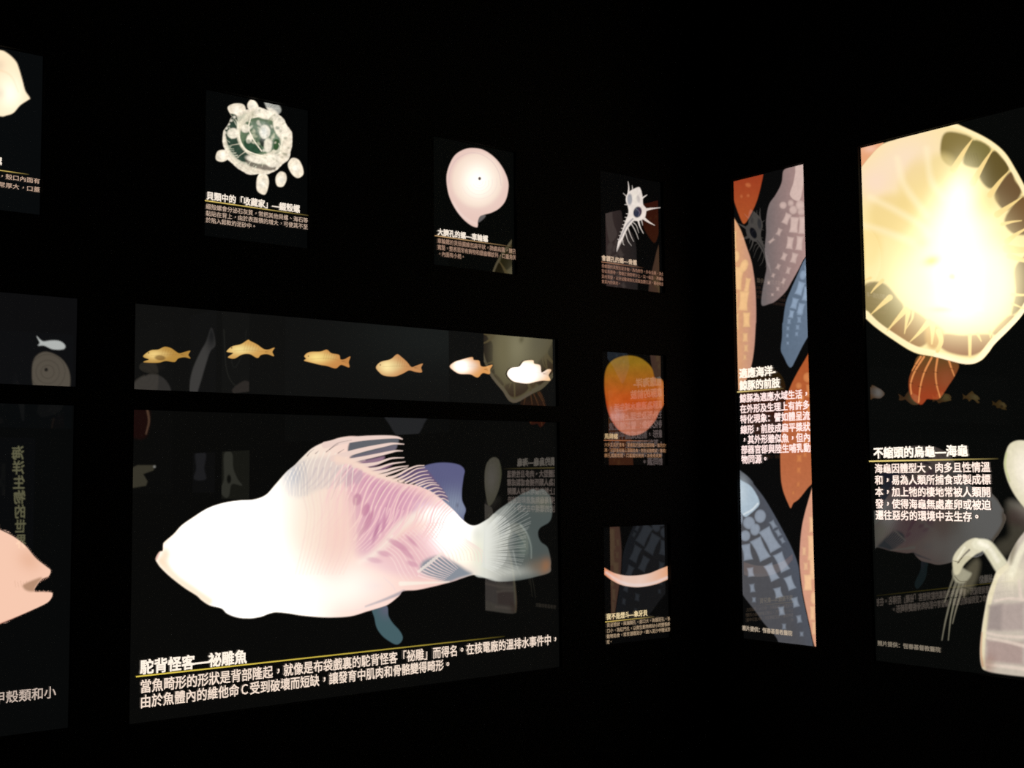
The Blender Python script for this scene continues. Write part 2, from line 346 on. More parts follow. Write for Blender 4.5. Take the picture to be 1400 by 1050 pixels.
g.over(g.ell(276, 225, 20, 46, 0, 1.1), (140, 142, 150), 1, .85); g.over(g.ell(345, 222, 14, 28, -10, 1.1), (170, 160, 160), 1, .6); g.over(g.glow(320, 210, 18, 60), (250, 240, 225), 1, .7); g.mottle(.1, 4, 4)
g.bake('shell_picture', 'white spiny murex shell with a long comb of spines')
p.text('會鑽孔的螺—骨螺', (822.5, 352.5), (870.8, 359.2), 7.3, (230, 200, 170), .85, .03, 'title_text')
p.rule((821.5, 358), (880, 366), (170, 120, 90), .8)
for t, a, b in (('骨螺類的貝殼形狀多變，為肉食性，多有長棘，貝殼', (822.5, 363.3), (908, 375)), ('有如鳥類骨，常棲於潮間帶沙上，以一齒舌，再鑽破', (822.5, 370.3), (908, 381.7)), ('其他貝殼，以分泌酸液軟化貝殼並鑽孔洞，藉由吻部', (822.5, 377.3), (908, 389)), ('食其內的貝肉。', (822.5, 384), (849, 388.3))):
    p.text(t, a, b, 5.6, (190, 140, 115), .65)

# ---- strip of fish at the photograph's left edge
p = Panel(LW, -3.14, -1.925, 1.705, 1.892, 'long low backlit strip at the far left with nothing printed in its visible end', (14, 14, 15))
for i in range(3):
    x0 = -95-i*110; g = p.pic(x0-5, 455, x0+70, 510).xf(x0, 460, 1)
    g.lay(g.poly([(0, 25), (15, 10), (32, 6), (45, 12), (52, 18), (66, 10), (62, 22), (66, 34), (52, 27), (36, 34), (15, 34), (2, 30)], .9), (210, 165, 85)); g.over(g.glow(16, 20, 14, 12), (250, 225, 150)); g.bake('fish_picture')

# ---- strip of six fish
p = Panel(LW, -1.801, -.584, 1.705, 1.892, 'long low backlit strip showing a row of six small golden and white fish', (17, 17, 16))
F6 = [((170, 430, 5.833), [(155, 325), (210, 287), (270, 280), (320, 258), (370, 268), (410, 295), (440, 310), (485, 298), (525, 290), (510, 322), (526, 350), (480, 340), (430, 350), (400, 378), (330, 370), (270, 384), (165, 382), (158, 374), (195, 358), (158, 342)], (185, 140, 65), (250, 215, 135), (240, 320, 75, 40), 1.0, 'golden fish with an open mouth, leftmost'),
      ((170, 430, 5.833), [(818, 290), (860, 255), (930, 237), (985, 203), (1005, 212), (1060, 240), (1110, 275), (1150, 280), (1197, 265), (1180, 298), (1192, 332), (1140, 315), (1090, 322), (1060, 346), (1000, 315), (940, 318), (880, 350), (835, 346), (830, 335), (868, 308), (828, 300)], (212, 160, 85), (255, 228, 150), (920, 280, 90, 40), 1.0, 'golden fish with a raised spiny back, second from the left'),
      ((390, 450, 6.667), [(175, 243), (220, 210), (320, 205), (378, 188), (420, 220), (490, 235), (503, 275), (540, 275), (592, 250), (578, 300), (582, 348), (510, 325), (460, 357), (380, 335), (320, 325), (240, 305), (173, 287), (190, 270)], (205, 140, 75), (255, 225, 140), (290, 260, 110, 55), 1.05, 'golden fish with a bright body, third from the left'),
      ((390, 450, 6.667), [(828, 345), (870, 300), (960, 275), (1018, 230), (1060, 255), (1110, 300), (1150, 345), (1190, 335), (1252, 315), (1238, 350), (1245, 392), (1190, 390), (1130, 375), (1080, 400), (1000, 430), (900, 422), (850, 385)], (205, 145, 90), (255, 232, 165), (930, 340, 90, 70), 1.1, 'humped golden fish, fourth from the left'),
      ((600, 440, 7), [(105, 425), (150, 385), (210, 365), (315, 338), (335, 365), (385, 372), (400, 420), (440, 430), (512, 412), (490, 455), (485, 500), (420, 490), (370, 532), (300, 502), (200, 497), (140, 465)], (228, 160, 90), (255, 246, 235), (220, 425, 95, 70), 1.9, 'overexposed white fish with an orange tail, fifth from the left'),
      ((600, 440, 7), [(655, 500), (690, 445), (770, 430), (815, 378), (900, 368), (912, 400), (970, 418), (982, 485), (1040, 455), (1075, 462), (1050, 510), (1065, 560), (990, 562), (930, 572), (850, 590), (760, 580), (700, 560)], (240, 185, 120), (250, 250, 255), (800, 490, 160, 95), 2.4, 'overexposed white humped fish, rightmost of the six')]
for (t_, q, c0, c1, gw, k, lb) in F6:
    P_ = np.array(q)/t_[2]+t_[:2]; g = p.pic(P_[:, 0].min()-4, P_[:, 1].min()-4, P_[:, 0].max()+4, P_[:, 1].max()+4, .0011).xf(*t_)
    g.lay(g.poly(q, .8), c0); g.over(g.glow(*gw), c1, k); g.over(g.glow(gw[0]+gw[2]*.9, gw[1]-5, gw[2]*.7, gw[3]*.5), c1, .8, .5)
    q = np.array(q); tx = q[:, 0].max(); ty = q[q[:, 0] > tx-60][:, 1].mean()
    for i in (-2, -1, 0, 1, 2): g.over(g.line([(tx-75, ty), (tx-4, ty+i*14)], .5, .4, .5), (120, 80, 40), 1, .35)
    g.over(g.line([(q[:, 0].min()+60, q[:, 1].mean()-2), (q[:, 0].mean(), q[:, 1].mean()-8), (tx-70, ty)], .7, .4, .7), (160, 110, 55), 1, .35 if k < 1.5 else .1)
    if k < 1.2:
        g.over(g.ell(q[:, 0].min()+38, gw[1]-14, 6, 6, 0, .6), (90, 60, 35), 1, .8)
        for i in range(6): g.over(g.line([(q[:, 0].mean()-30+i*22, q[:, 1].min()+18+abs(i-1)*6), (q[:, 0].mean()-45+i*22, q[:, 1].mean())], .5, .3, .5), (150, 100, 50), 1, .4)
    if t_[0] == 170 and gw[0] < 500: g.over(g.ell(285, 345, 42, 20, 5, 1.2), (110, 75, 35), 1, .7)
    g.bake('fish_picture', lb)

# ---- fish head panel at the photograph's left edge
p = Panel(LW, -3.14, -1.928, 1.0, 1.665, 'large backlit panel with a pink toothed fish snout entering from the left edge', (8, 9, 9))
g = p.pic(-330, 690, 80, 880, .003).xf(0, 680, 3.5)
m = g.poly([(0, 155), (60, 185), (120, 230), (170, 290), (220, 330), (242, 350), (232, 378), (205, 388), (180, 415), (163, 450), (205, 452), (245, 455), (251, 467), (240, 490), (215, 510), (140, 545), (60, 580), (0, 605), (-300, 660), (-700, 620), (-950, 400), (-700, 180), (-300, 110)], 1.0)
g.lay(m, (245, 200, 176), 1.0); g.over(g.glow(-100, 380, 260, 180), (255, 208, 186), 1.2)
g.bake('fish_picture', 'pink fish head seen in x-ray')
g = p.pic(0, 690, 80, 860, .0014).xf(0, 680, 3.5)
m = g.poly([(-10, 150), (0, 155), (60, 185), (120, 230), (170, 290), (220, 330), (242, 350), (232, 378), (205, 388), (180, 415), (163, 450), (205, 452), (245, 455), (251, 467), (240, 490), (215, 510), (140, 545), (60, 580), (0, 605), (-40, 615), (-80, 400)], .9)
g.lay(m, (255, 208, 182), 1.0); g.over(g.glow(140, 300, 60, 50, 40), (235, 180, 148), 1, .6)
g.over(g.poly([(110, 420), (160, 395), (200, 385), (170, 430), (160, 450), (125, 445)], 2.5), (165, 125, 95), 1, .8)
g.over(g.line([(160, 545), (60, 585), (0, 608)], 3, 3, 1.5), (170, 60, 50), 1, .8)
for i in range(9): g.lay(g.line([(165+i*8, 452+i*.4), (166+i*8, 444+i*.4)], 1.1, .3, .3), (235, 185, 160), .9); 
for i in range(7): g.lay(g.line([(182+i*8, 402-i*4), (186+i*8, 410-i*4)], 1.1, .3, .3), (220, 170, 145), .9)
for i in range(7): g.over(g.line([(70+i*14, 400+(i % 2)*6), (76+i*14, 430)], .7, .4, .8), (185, 140, 110), 1, .35)
g.bake('snout_picture', 'tip of a pink snout with rows of fine teeth')
p.text('甲殼類和小', (-10, 956), (77, 945), 16, (215, 195, 180), .85, .01)

# ---- the hunchback fish
p = Panel(LW, -1.801, -.582, .99, 1.66, 'largest backlit panel, a glowing white and pink hunchbacked fish skeleton', (10, 10, 9))
g = p.pic(208, 590, 760, 886, .00165)
top = [(213, 763.6), (217.8, 754.8), (222.6, 753), (223.2, 745), (225, 741), (237.7, 730), (248, 718.6), (262.9, 708), (283.8, 695), (304.8, 687.8), (325.7, 684.4), (346.7, 683), (363.4, 676.7), (376, 663), (391, 646), (403, 636), (409.7, 629), (417.7, 621), (425.7, 613.7), (437, 607.4), (450.9, 602.9), (465.7, 598.3), (482.9, 596.4), (492, 600)]
dors = [(497, 622), (506, 642), (520, 650), (534, 655), (546, 660), (570, 664), (593, 674), (607, 685.7), (621, 698.6), (631.4, 710), (641.4, 717.5), (650, 718.6), (658.6, 715), (668.6, 708.6), (676, 702), (688, 704), (700, 690)]
bot = [(706, 792), (690, 794), (680, 794), (672, 791), (662.9, 789.5), (648.6, 785.7), (634, 789.5), (620, 794.5), (605, 798.5), (591, 802), (570, 806.4), (551.4, 807.9), (545, 815), (531, 826), (518, 831), (501.6, 835.8), (478.6, 842.4), (445.7, 844), (412.9, 841.4), (395, 838.5), (378, 837), (367.6, 839), (357, 843), (342.5, 845.3), (325.7, 844.3), (311, 839), (302.7, 831.7), (287, 827.5), (275.4, 820), (269, 814), (252.4, 803.4), (233.5, 788.8), (221, 777), (215.7, 770)]
# soft fins first: second dorsal, tail, pelvic
C4 = (470, 590, 7)
g.xf(*C4); m = g.poly([(700, 400), (760, 335), (880, 302), (1010, 300), (1110, 322), (1155, 370), (1145, 440), (1130, 560), (1132, 660), (1166, 745), (1148, 815), (1140, 870), (1050, 780), (940, 700), (830, 600), (700, 520)], 1.0)
g.lay(m, (96, 97, 134)); g.over(g.glow(1050, 720, 170, 150), (138, 148, 170)); g.over(g.glow(1086, 705, 14, 22), (95, 95, 115), 1, .6)
for i in range(14): g.over(g.line([(880+i*16, 560+i*22), (840+i*22, 420+i*20), (860+i*22, 320+i*18)], .8, .4, .8), (80, 80, 112), 1, .25)
g.xf(620, 660, 7)
m = g.poly([(270, 385), (340, 340), (430, 260), (560, 170), (660, 105), (710, 85), (760, 60), (800, 78), (855, 62), (900, 100), (930, 145), (945, 270), (920, 370), (830, 430), (808, 490), (835, 565), (900, 620), (930, 740), (930, 800), (922, 855), (820, 890), (640, 930), (430, 945), (300, 910), (200, 880), (100, 700), (150, 480)], 1.1)
tail = mixc((196, 198, 190), (78, 86, 84), (g.X-655)/52.); g.lay(m, tail)
g.over(g.glow(500, 860, 260, 60, -4), (190, 192, 182), 1, .75); g.over(g.glow(670, 600, 60, 120), (95, 108, 102), 1, .8); g.over(g.glow(880, 800, 55, 75, 20), (165, 110, 68), 1, .7)
g.over(g.glow(800, 800, 90, 70), (120, 100, 80), 1, .6); g.over(g.glow(860, 190, 90, 80), (98, 98, 84), 1, .7)
for i in range(7): g.over(g.line([(255, 640+i*24), (330, 650+i*18), (450, 655+i*20)], 1.2, .3, .6), (105, 108, 108), 1, .65)
g.over(g.line([(640, 400), (700, 480), (740, 600), (745, 720)], 2.2, 1, 1.5), (160, 168, 160), 1, .5); g.over(g.line([(570, 650), (600, 780), (640, 880)], 1.4, .8, 1.2), (170, 176, 168), 1, .45)
g.xf(0, 0, 1)
m = g.poly([(509, 830), (512, 845), (514.7, 857), (520, 866), (527.9, 873.6), (541, 881), (548, 878), (550.5, 871), (546, 862), (537, 852), (531, 842), (528, 828)], .9)
g.lay(m, (72, 98, 104)); g.over(g.glow(528, 832, 10, 12), (95, 98, 115))
# body
m = g.poly(top+dors+bot, 1.0, True)
m = m*np.clip((688-g.X)/34., 0, 1)**1.2
base = mixc((255, 243, 224), (255, 214, 202), (g.X-400)/100.); base = mixc(base, lin((238, 238, 226))*np.ones(base.shape), (g.X-625)/35.); g.lay(m, base)
inb = m.copy()
def ov(mm, c, k=1., op=1.): g.lay(mm*inb, c, k, False, op)
# greyish translucent hump and mauve rib cage
ov(g.poly([(384, 660), (395, 643), (410, 630), (430, 626), (455, 625), (478, 630), (484, 640), (470, 660), (440, 668), (412, 680), (395, 676)], 5), (208, 196, 196), 1, .5)
ov(g.glow(400, 650, 13, 16), (165, 172, 188), 1, .65)
ov(g.poly([(476, 640), (500, 645), (540, 662), (575, 675), (600, 692), (608, 702), (585, 706), (560, 710), (540, 722), (520, 742), (506, 762), (488, 756), (482, 728), (476, 690)], 11), (222, 164, 186), 1, .95)
ov(g.poly([(505, 752), (530, 742), (560, 728), (590, 730), (607, 752), (604, 775), (580, 790), (540, 786), (510, 776), (495, 765)], 9), (240, 190, 196), 1, .9)
# the bright backbone
ov(g.line([(640, 738), (618, 716), (590, 704), (565, 708), (545, 722), (528, 742), (508, 760), (492, 768)], 22, 5, 6), (255, 236, 222), 1.0, .9)
ov(g.glow(622, 728, 32, 28, 50), (255, 255, 252), 2.2); ov(g.glow(600, 706, 24, 10, 25), (255, 250, 244), 1.4, .9); ov(g.glow(636, 755, 20, 18), (255, 250, 225), 1.3, .9); ov(g.glow(655, 730, 16, 14), (232, 232, 222), 1, .8)
ov(g.glow(655, 755, 14, 24), (228, 230, 205), 1, .7)
# upper ribs: sweep from the back down to the lower left
dl = smooth_curve([(474, 634), (497, 640), (520, 651), (546, 661), (570, 665), (593, 675), (607, 687), (618, 698)], False, 8)
for i in range(30):
    f = i/29.; a_ = dl[int(f*(len(dl)-1))]; r_ = np.random.RandomState(i)
    L_ = 1-.68*f; jx = r_.uniform(-3, 3)
    q = [tuple(a_), (a_[0]-11*L_-3-jx*.3, a_[1]+15*L_+2), (a_[0]-19*L_-7+jx*.5, a_[1]+42*L_+3), (a_[0]-24*L_-9+jx, a_[1]+68*L_+3), (a_[0]-52*L_-10+jx*1.8, a_[1]+100*L_+6)]
    ov(g.line(q, 1.6+r_.rand()*1.2, 1.0+r_.rand()*.6, .8), (255, 208+r_.randint(14), 210), 1, .62+.3*r_.rand())
    if i % 3 == 0: ov(g.line([(x-5, y+10) for x, y in q[1:]], 3.0, 2.2, 2), (255, 206, 208), 1, .45)
    if i % 2 == 0 and f < .75: ov(g.line([(x+4.5, y+4) for x, y in q[:3]], 2.6, 1.2, 1.2), (196, 128, 162), 1, .38)
for i in range(10):
    x = 486+i*6.2; ov(g.line([(x+16, 690+i*1), (x+6, 712+i*1.2), (x-7, 738), (x-22, 752)], 1.7, .9, .8), (255, 212, 212), 1, .65)
for cx, cy, rx, ry, ro, c in ((488, 683, 6, 8.5, 15, (186, 112, 152)), (500, 697, 5, 9, 20, (196, 120, 158)), (504, 712, 4, 15, 25, (198, 124, 160)), (514, 727, 2.5, 14, 18, (190, 118, 156)), (525, 716, 2.5, 12, 12, (205, 138, 168)), (496, 725, 3, 10, 40, (205, 140, 168)), (478, 655, 5, 12, 25, (200, 165, 178)), (490, 652, 5, 11, 20, (205, 168, 182))):
    ov(g.ell(cx, cy, rx, ry, ro, 1.6), c, 1, .8)
# front ribs under the hump
for i in range(13):
    x = 388+i*7.6; y = 652-min(i*5.2, 26)+max(0, i-6)*1.0
    ov(g.line([(x+10, y-8), (x+1+i*.2, y+12), (x-3+i*.4, y+40)], 1.7, 1.0, .8), (255, 242, 226), 1, .75)
for i in range(7):
    x = 390+i*4.2; ov(g.line([(x, 653-i*3.6), (x+4, 662-i*2), (x+5, 678)], 1.3, .8, .8), (150, 158, 178), 1, .45)
for i in range(6): ov(g.line([(432+i*10, 640), (424+i*9, 656), (412+i*9, 668)], 3.2, 1.5, 1.6), (198, 184, 190), 1, .45)
# lower ribs: fan under the backbone
for i in range(24):
    f = i/23.; sx, sy = 520+f*100, 752-38*math.sin(f*1.9)
    ov(g.line([(sx, sy), (sx+16, sy+12+8*f), (sx+26+14*f, sy+32+6*f), (sx+34+10*f, sy+44+10*f)], 1.6, .9, .8), (255, 222, 216), 1, .72)
for cx, cy, rx, ry, ro in ((545, 745, 15, 4.2, 28), (556, 756, 14, 3.4, 42), (525, 757, 9, 3.5, 15), (564, 771, 8, 3.5, 20), (512, 766, 10, 3.5, 12), (563, 740, 10, 2.5, 45)):
    ov(g.ell(cx, cy, rx, ry, ro, 1.8), (214, 150, 172), 1, .75)
# anal fin rays
ov(g.poly([(578, 768), (600, 760), (620, 768), (636, 778), (645, 785), (628, 791), (612, 796), (592, 790), (576, 782)], 4), (128, 140, 152), 1, .95)
for i in range(10):
    f = i/9.; ov(g.line([(572+f*32, 787-f*30), (585+f*30, 791-f*24), (606+f*20, 794-f*17)], 1.8, .5, .6), (255, 226, 220), 1, .85)
    ov(g.ell(573+f*30, 781-f*24, 2.6, 2.2, 0, .8), (255, 240, 228), 1, .7)
ov(g.line([(548, 798), (580, 797), (614, 795.5)], 6, 1, 1.5), (255, 240, 225)); ov(g.line([(500, 829), (525, 820), (552, 809)], 2, 5, 1.8), (100, 102, 130), 1, .75)
ov(g.line([(455, 836), (480, 835), (505, 829)], 1.4, .8, 1), (215, 205, 210), 1, .5); ov(g.glow(509, 801, 16, 7), (222, 200, 200), 1, .6); ov(g.line([(525, 790), (536, 800), (541, 808)], 2, 1, 1.4), (225, 200, 205), 1, .5)
# overexposed head and belly
hd = np.clip(1-np.maximum(0, (g.X-(330+.28*(g.Y-680)))/100.), 0, 1); hd = hd*hd*(3-2*hd)
ov(hd*np.clip((m-.6)*2.5, 0, 1), (255, 253, 248), 1.7, 1); ov(g.glow(430, 800, 90, 38), (255, 248, 238), 1.4, .9); ov(g.glow(428, 730, 45, 50), (255, 236, 216), 1.05, .8); ov(g.glow(462, 735, 26, 60, 8), (255, 212, 200), 1, .75)
for i in range(14): ov(g.line([(415+i*5.5, 668+abs(i-6)*2), (420+i*5, 705), (414+i*5.5, 745), (404+i*5, 785)], 2.2, 1.2, 1.6), (255, 226, 208) if i % 2 else (250, 212, 204), 1, .35)
ov(g.line([(220, 768), (240, 790), (262, 806), (285, 822)], 14, 14, 6), (255, 226, 190), 1, .8); ov(g.glow(226, 758, 10, 14), (255, 218, 180), 1, .8); ov(g.line([(226, 742), (248, 722), (270, 706)], 5, 4, 3), (255, 226, 196), 1, .6)
ov(g.line([(290, 829), (306, 838), (325, 845)], 4, 4, 2), (235, 225, 225), 1, .5); ov(g.line([(213, 764), (217, 755)], 4, 4, 2), (190, 90, 60), 1, .7)
g.xf(620, 660, 7)
te = smooth_curve([(560, 165), (690, 110), (800, 190), (850, 320), (800, 440), (790, 560), (780, 690), (740, 800), (640, 880), (500, 920)], False, 6)
for i in range(34):
    f = i/33.; e_ = te[int(f*(len(te)-1))]; b_ = np.array([305-25*f, 440+360*f]); md = b_*.5+e_*.5+np.array([0, 18*(1-2*f)])
    for k_, (u_, v_) in enumerate(((0, .45), (.3, .8))):
        P3 = [b_, md, e_]; pt = lambda t_: tuple((1-t_)**2*P3[0]+2*t_*(1-t_)*P3[1]+t_*t_*P3[2])
        g.over(g.line([pt(u_), pt((u_+v_)/2), pt(v_)], 2.0-.7*k_, .9-.4*k_, .8), (232, 234, 226), 1, .62-.34*k_)
# spiny front dorsal fin: membrane and rays
g.xf(*C4)
g.lay(g.poly([(90, 60), (300, 52), (500, 55), (525, 95), (500, 150), (470, 175), (300, 210), (130, 240), (40, 200)], 1.6), (100, 102, 108))
g.lay(g.poly([(60, 240), (200, 210), (400, 150), (500, 130), (490, 175), (380, 225), (250, 260), (100, 300)], 1.6), (112, 106, 118))
g.lay(g.poly([(130, 300), (300, 255), (390, 240), (350, 300), (300, 330), (230, 340)], 2), (150, 118, 138)); g.lay(g.poly([(260, 360), (400, 320), (480, 300), (430, 340), (350, 380), (290, 390)], 1.6), (140, 105, 130))
g.lay(g.poly([(520, 440), (700, 350), (790, 360), (880, 470), (960, 570), (1000, 660), (900, 620), (820, 540), (700, 500)], 2), (110, 88, 122), 1, True, .85)
for q, w0, w1 in (([(-180, 130), (100, 75), (350, 55), (500, 55), (560, 73)], 9, 1.2), ([(-100, 260), (0, 225), (200, 170), (400, 128), (480, 115), (575, 121)], 9, .9), ([(-60, 300), (80, 275), (250, 240), (430, 200), (500, 185), (563, 185)], 7, .9), ([(100, 330), (230, 318), (330, 300), (450, 258), (575, 250)], 6, .8), ([(200, 370), (330, 350), (450, 310), (587, 290)], 5, .8), ([(270, 400), (400, 375), (500, 345), (617, 328)], 5, .8),
                  ([(330, 430), (450, 395), (540, 365), (610, 345)], 4, .8), ([(420, 450), (520, 415), (620, 360), (700, 330), (768, 325)], 3.6, .9), ([(480, 470), (590, 420), (690, 360), (775, 345)], 2.6, .7), ([(540, 480), (640, 430), (720, 390), (800, 375)], 2.4, .7), ([(590, 490), (690, 440), (760, 415), (815, 410)], 2.2, .6),
                  ([(630, 505), (720, 465), (790, 445), (840, 440)], 2.2, .6), ([(680, 515), (760, 480), (810, 465), (860, 465)], 2, .6), ([(720, 520), (790, 495), (840, 488), (885, 492)], 2, .6), ([(770, 535), (830, 510), (870, 508), (910, 515)], 2, .6), ([(810, 560), (870, 540), (905, 540), (940, 550)], 2, .6), ([(850, 590), (900, 572), (935, 575), (965, 585)], 1.8, .6), ([(880, 615), (925, 605), (965, 612), (990, 625)], 1.6, .5), ([(910, 650), (950, 640), (985, 655), (1005, 670)], 1.4, .5)):
    g.lay(g.line(q, w0, w1, .7), (250, 222, 210), .95)
g.lay(g.line([(-60, 260), (100, 300), (250, 385), (400, 440), (500, 470), (560, 475)], 9, 4, 3), (255, 224, 206), 1, False, .9)
g.xf(380, 580, 8.75)
for q in ([(580, 330), (640, 285), (720, 240)], [(350, 380), (380, 340), (430, 300)], [(620, 300), (720, 225), (880, 190)], [(450, 350), (485, 320)], [(720, 345), (790, 300)]):
    ov(g.line(q, 1.6, .5, .7), (150, 130, 128), 1, .7)
g.xf(0, 0, 1)
g.bake('fish_picture', 'white and pink x-ray of a hunchbacked fish, its ribs, spines and tail rays showing')
p.text('駝背怪客—祕雕魚', (191.3, 911.4), (337.8, 898.3), 18.5, WHITE, 1.15, .03, 'title_text')
p.rule((186, 926.5), (690, 869), (225, 200, 80), 1.0, 2.0)
p.text('當魚畸形的形狀是背部隆起，就像是布袋戲裏的駝背怪客「祕雕」而得名。在核電廠的溫排水事件中，', (191.3, 938), (764, 874), 15.6, (255, 232, 212), 1.0, .016)
p.text('由於魚體內的維他命Ｃ受到破壞而短缺，讓發育中肌肉和骨骼變得畸形。', (191.3, 959), (618, 908), 15.8, (255, 232, 212), 1.0, .016)

# ---- round orange shell
p = Panel(LW, -.413, -.153, 1.542, 1.87, 'small dim backlit panel of a round orange and gold shell, middle row by the corner', (8, 7, 6))
g = p.pic(822, 478, 915, 602, .0013).xf(780, 440, 4.375)
m = g.poly([(212, 285), (255, 228), (330, 203), (400, 210), (450, 238), (488, 280), (505, 335), (545, 345), (570, 400), (575, 450), (550, 510), (528, 545), (500, 600), (440, 660), (370, 680), (310, 662), (270, 625), (235, 565), (215, 490), (203, 380)], 1.3)
c = mixc((142, 106, 26), (180, 84, 28), (g.Y-495)/45.); c = mixc(c, lin((176, 108, 84))*np.ones(c.shape), (g.Y-552)/22.); g.lay(m, c)
g.over(g.glow(380, 480, 110, 40), (196, 74, 22), 1, .6); g.over(g.glow(280, 560, 40, 40), (196, 138, 128), 1, .7); g.over(g.glow(550, 430, 26, 80), (196, 120, 72), 1, .7); g.over(g.line([(215, 480), (240, 580), (290, 650)], 3, 2, 2), (170, 45, 15), 1, .6)
for r_ in (60, 110, 160): g.over(g.line([(400+r_*1.0*math.cos(t_), 440+r_*1.2*math.sin(t_)) for t_ in np.linspace(.1, 2.9, 9)], 1, 1, 1), (176, 72, 30), 1, .35)
g.over(g.line([(500, 335), (515, 430), (500, 520), (470, 600)], 2, 1, 1.4), (150, 60, 25), 1, .45)
g.mottle(.1, 6, 9); g.bake('shell_picture', 'round gold to pink shell')
p.text('馬蹄螺', (826.4, 596.2), (845, 596.4), 7, (225, 190, 140), .75, .03, 'title_text')
p.rule((824.5, 602), (895, 603), (190, 120, 80), .7)
for t, a, b in (('大多生活於淺海，喜棲息於岩礁及珊瑚礁，常見於低', (826.4, 607.8), (913, 609)), ('潮，以刮食岩礁上藻類為食，殼形呈圓錐狀，螺塔高', (826.4, 615.3), (913, 616.2)), ('臍孔或開或閉，口蓋圓形角質，為食用貝類', (826.4, 622.6), (904.5, 623.2))):
    p.text(t, a, b, 5.8, (205, 150, 105), .6)

# ---- tusk shell
p = Panel(LW, -.418, -.15, 1.034, 1.365, 'small backlit panel of a curved pink tusk shell, bottom row by the corner', (7, 7, 7))
g = p.pic(822, 768, 922, 806, .0012).xf(780, 680, 4.375)
m = g.poly([(195, 417), (200, 420), (260, 452), (330, 468), (400, 467), (470, 455), (540, 427), (612, 400), (620, 400), (620, 478), (605, 480), (560, 500), (500, 522), (400, 537), (310, 525), (250, 497), (203, 462), (195, 458)], .8)
c = mixc((232, 150, 108), (236, 202, 184), (g.X-828)/25.); c = mixc(c, lin((232, 166, 122))*np.ones(c.shape), (g.X-880)/36.); g.lay(m, c); g.over(g.line([(215, 450), (300, 505), (400, 525), (500, 510), (600, 470)], 2.5, 3, 2.5), (236, 222, 220), 1, .7)
g.bake('shell_picture', 'long curved pinkish tusk shell')
p.text('我不是煙斗—象牙貝', (829, 843.6), (885.3, 837.4), 8, (248, 222, 170), 1.0, .03, 'title_text')
p.rule((827.4, 850.6), (895, 843), (220, 190, 100), .9)
for t, a, b in (('貝呈管狀，兩端開孔，前口大，為頭足孔，後', (829.5, 855.2), (916.7, 845.1)), ('口小，為肛門孔，以微生動物和幼小的雙殼綱', (829.5, 863), (916.7, 852.6)), ('動物為食，常至潛隱泥沙，鑽入泥沙中隱沒至', (829.5, 870.7), (916.7, 859.7)), ('底。', (829.5, 877.7), (837.6, 877))):
    p.text(t, a, b, 6.2, (215, 185, 150), .75)

# ================================================================== RIGHT WALL
# ---- tall flipper panel
p = Panel(RW, .136, .405, 1.03, 2.40, 'tall narrow backlit panel of whale and dolphin flipper bones in orange, grey and blue', (10, 10, 10))
A_, B_, C_ = (960, 200, 4.375), (960, 420, 4.375), (960, 660, 4.375)
def J(*parts):
    out = []
    for t_, q in parts: out += [(x/t_[2]+t_[0], y/t_[2]+t_[1]) for x, y in q]
    return out
def flipper(pg, c0, c1, dirx, bones, bc, x0, y0, x1, y1, name, label, soft=1.0, extra=None, k=1.0):
    g = p.pic(x0, y0, x1, y1, .0014)
    t = ((g.X-x0)*dirx[0]+(g.Y-y0)*dirx[1])/((x1-x0)*abs(dirx[0])+(y1-y0)*abs(dirx[1]))
    g.lay(g.poly(pg, soft), mixc(c0, c1, t))
    for (tt, L) in bones:
        g.xf(*tt)
        for b in L:
            if isinstance(b[0], tuple): g.over(g.poly(b, 1.0), bc, k, .85)
            else:
                cx, cy, rx, ry = b[:4]; ro = b[4] if len(b) > 4 else 0
                f = g.ell if (len(b) > 5 and b[5]) else g.slab
                g.over(f(cx, cy, rx+3, ry+3, ro, 1.2), bc, k*.7, .3); g.over(f(cx, cy, rx, ry, ro, 1.3), bc, k*.95, .74*min(1, .42+rx*ry/1300.))
                g.over(f(cx, cy, max(rx-8, 2), max(ry-10, 2), ro, 1.6), bc, k*1.1, .3)
    g.xf()
    if extra: extra(g)
    g.mottle(.05, 3, 3); return g.bake(name, label)
flipper(J((A_, [(160, 205), (350, 165), (365, 165), (348, 250), (322, 340), (278, 430), (250, 463), (228, 430), (192, 330), (172, 260)])), (160, 62, 34), (176, 86, 44), (0, 1), [(A_, [(275, 232, 15, 12, 20, 1), (275, 295, 7, 8, 0, 1), (235, 300, 6, 8, 0, 1)])], (214, 120, 72), 996, 238, 1046, 308, 'flipper_picture', 'orange flipper tip pointing down')
flipper(J((A_, [(140, 350), (162, 388), (185, 420), (230, 500), (265, 600), (297, 700), (316, 830), (322, 950), (322, 1050)]), (B_, [(320, 100), (312, 230), (298, 330), (270, 420), (240, 470), (200, 510), (150, 520), (140, 200)])), (238, 176, 118), (196, 146, 130), (1, 0),
        [(A_, [(196, 660, 26, 36, 10, 1), (212, 790, 30, 66, 8), (250, 715, 22, 38, 20, 1), (248, 925, 27, 56, 5), (195, 935, 15, 52, 0), (270, 830, 14, 40, 10), (185, 560, 20, 50, 0)]), (B_, [(265, 75, 20, 42), (203, 85, 14, 46), (258, 180, 14, 24), (262, 245, 11, 18), (200, 190, 10, 18), (255, 300, 8, 12)])], (255, 206, 146), 994, 285, 1036, 540, 'flipper_picture', 'tan flipper along the left edge')
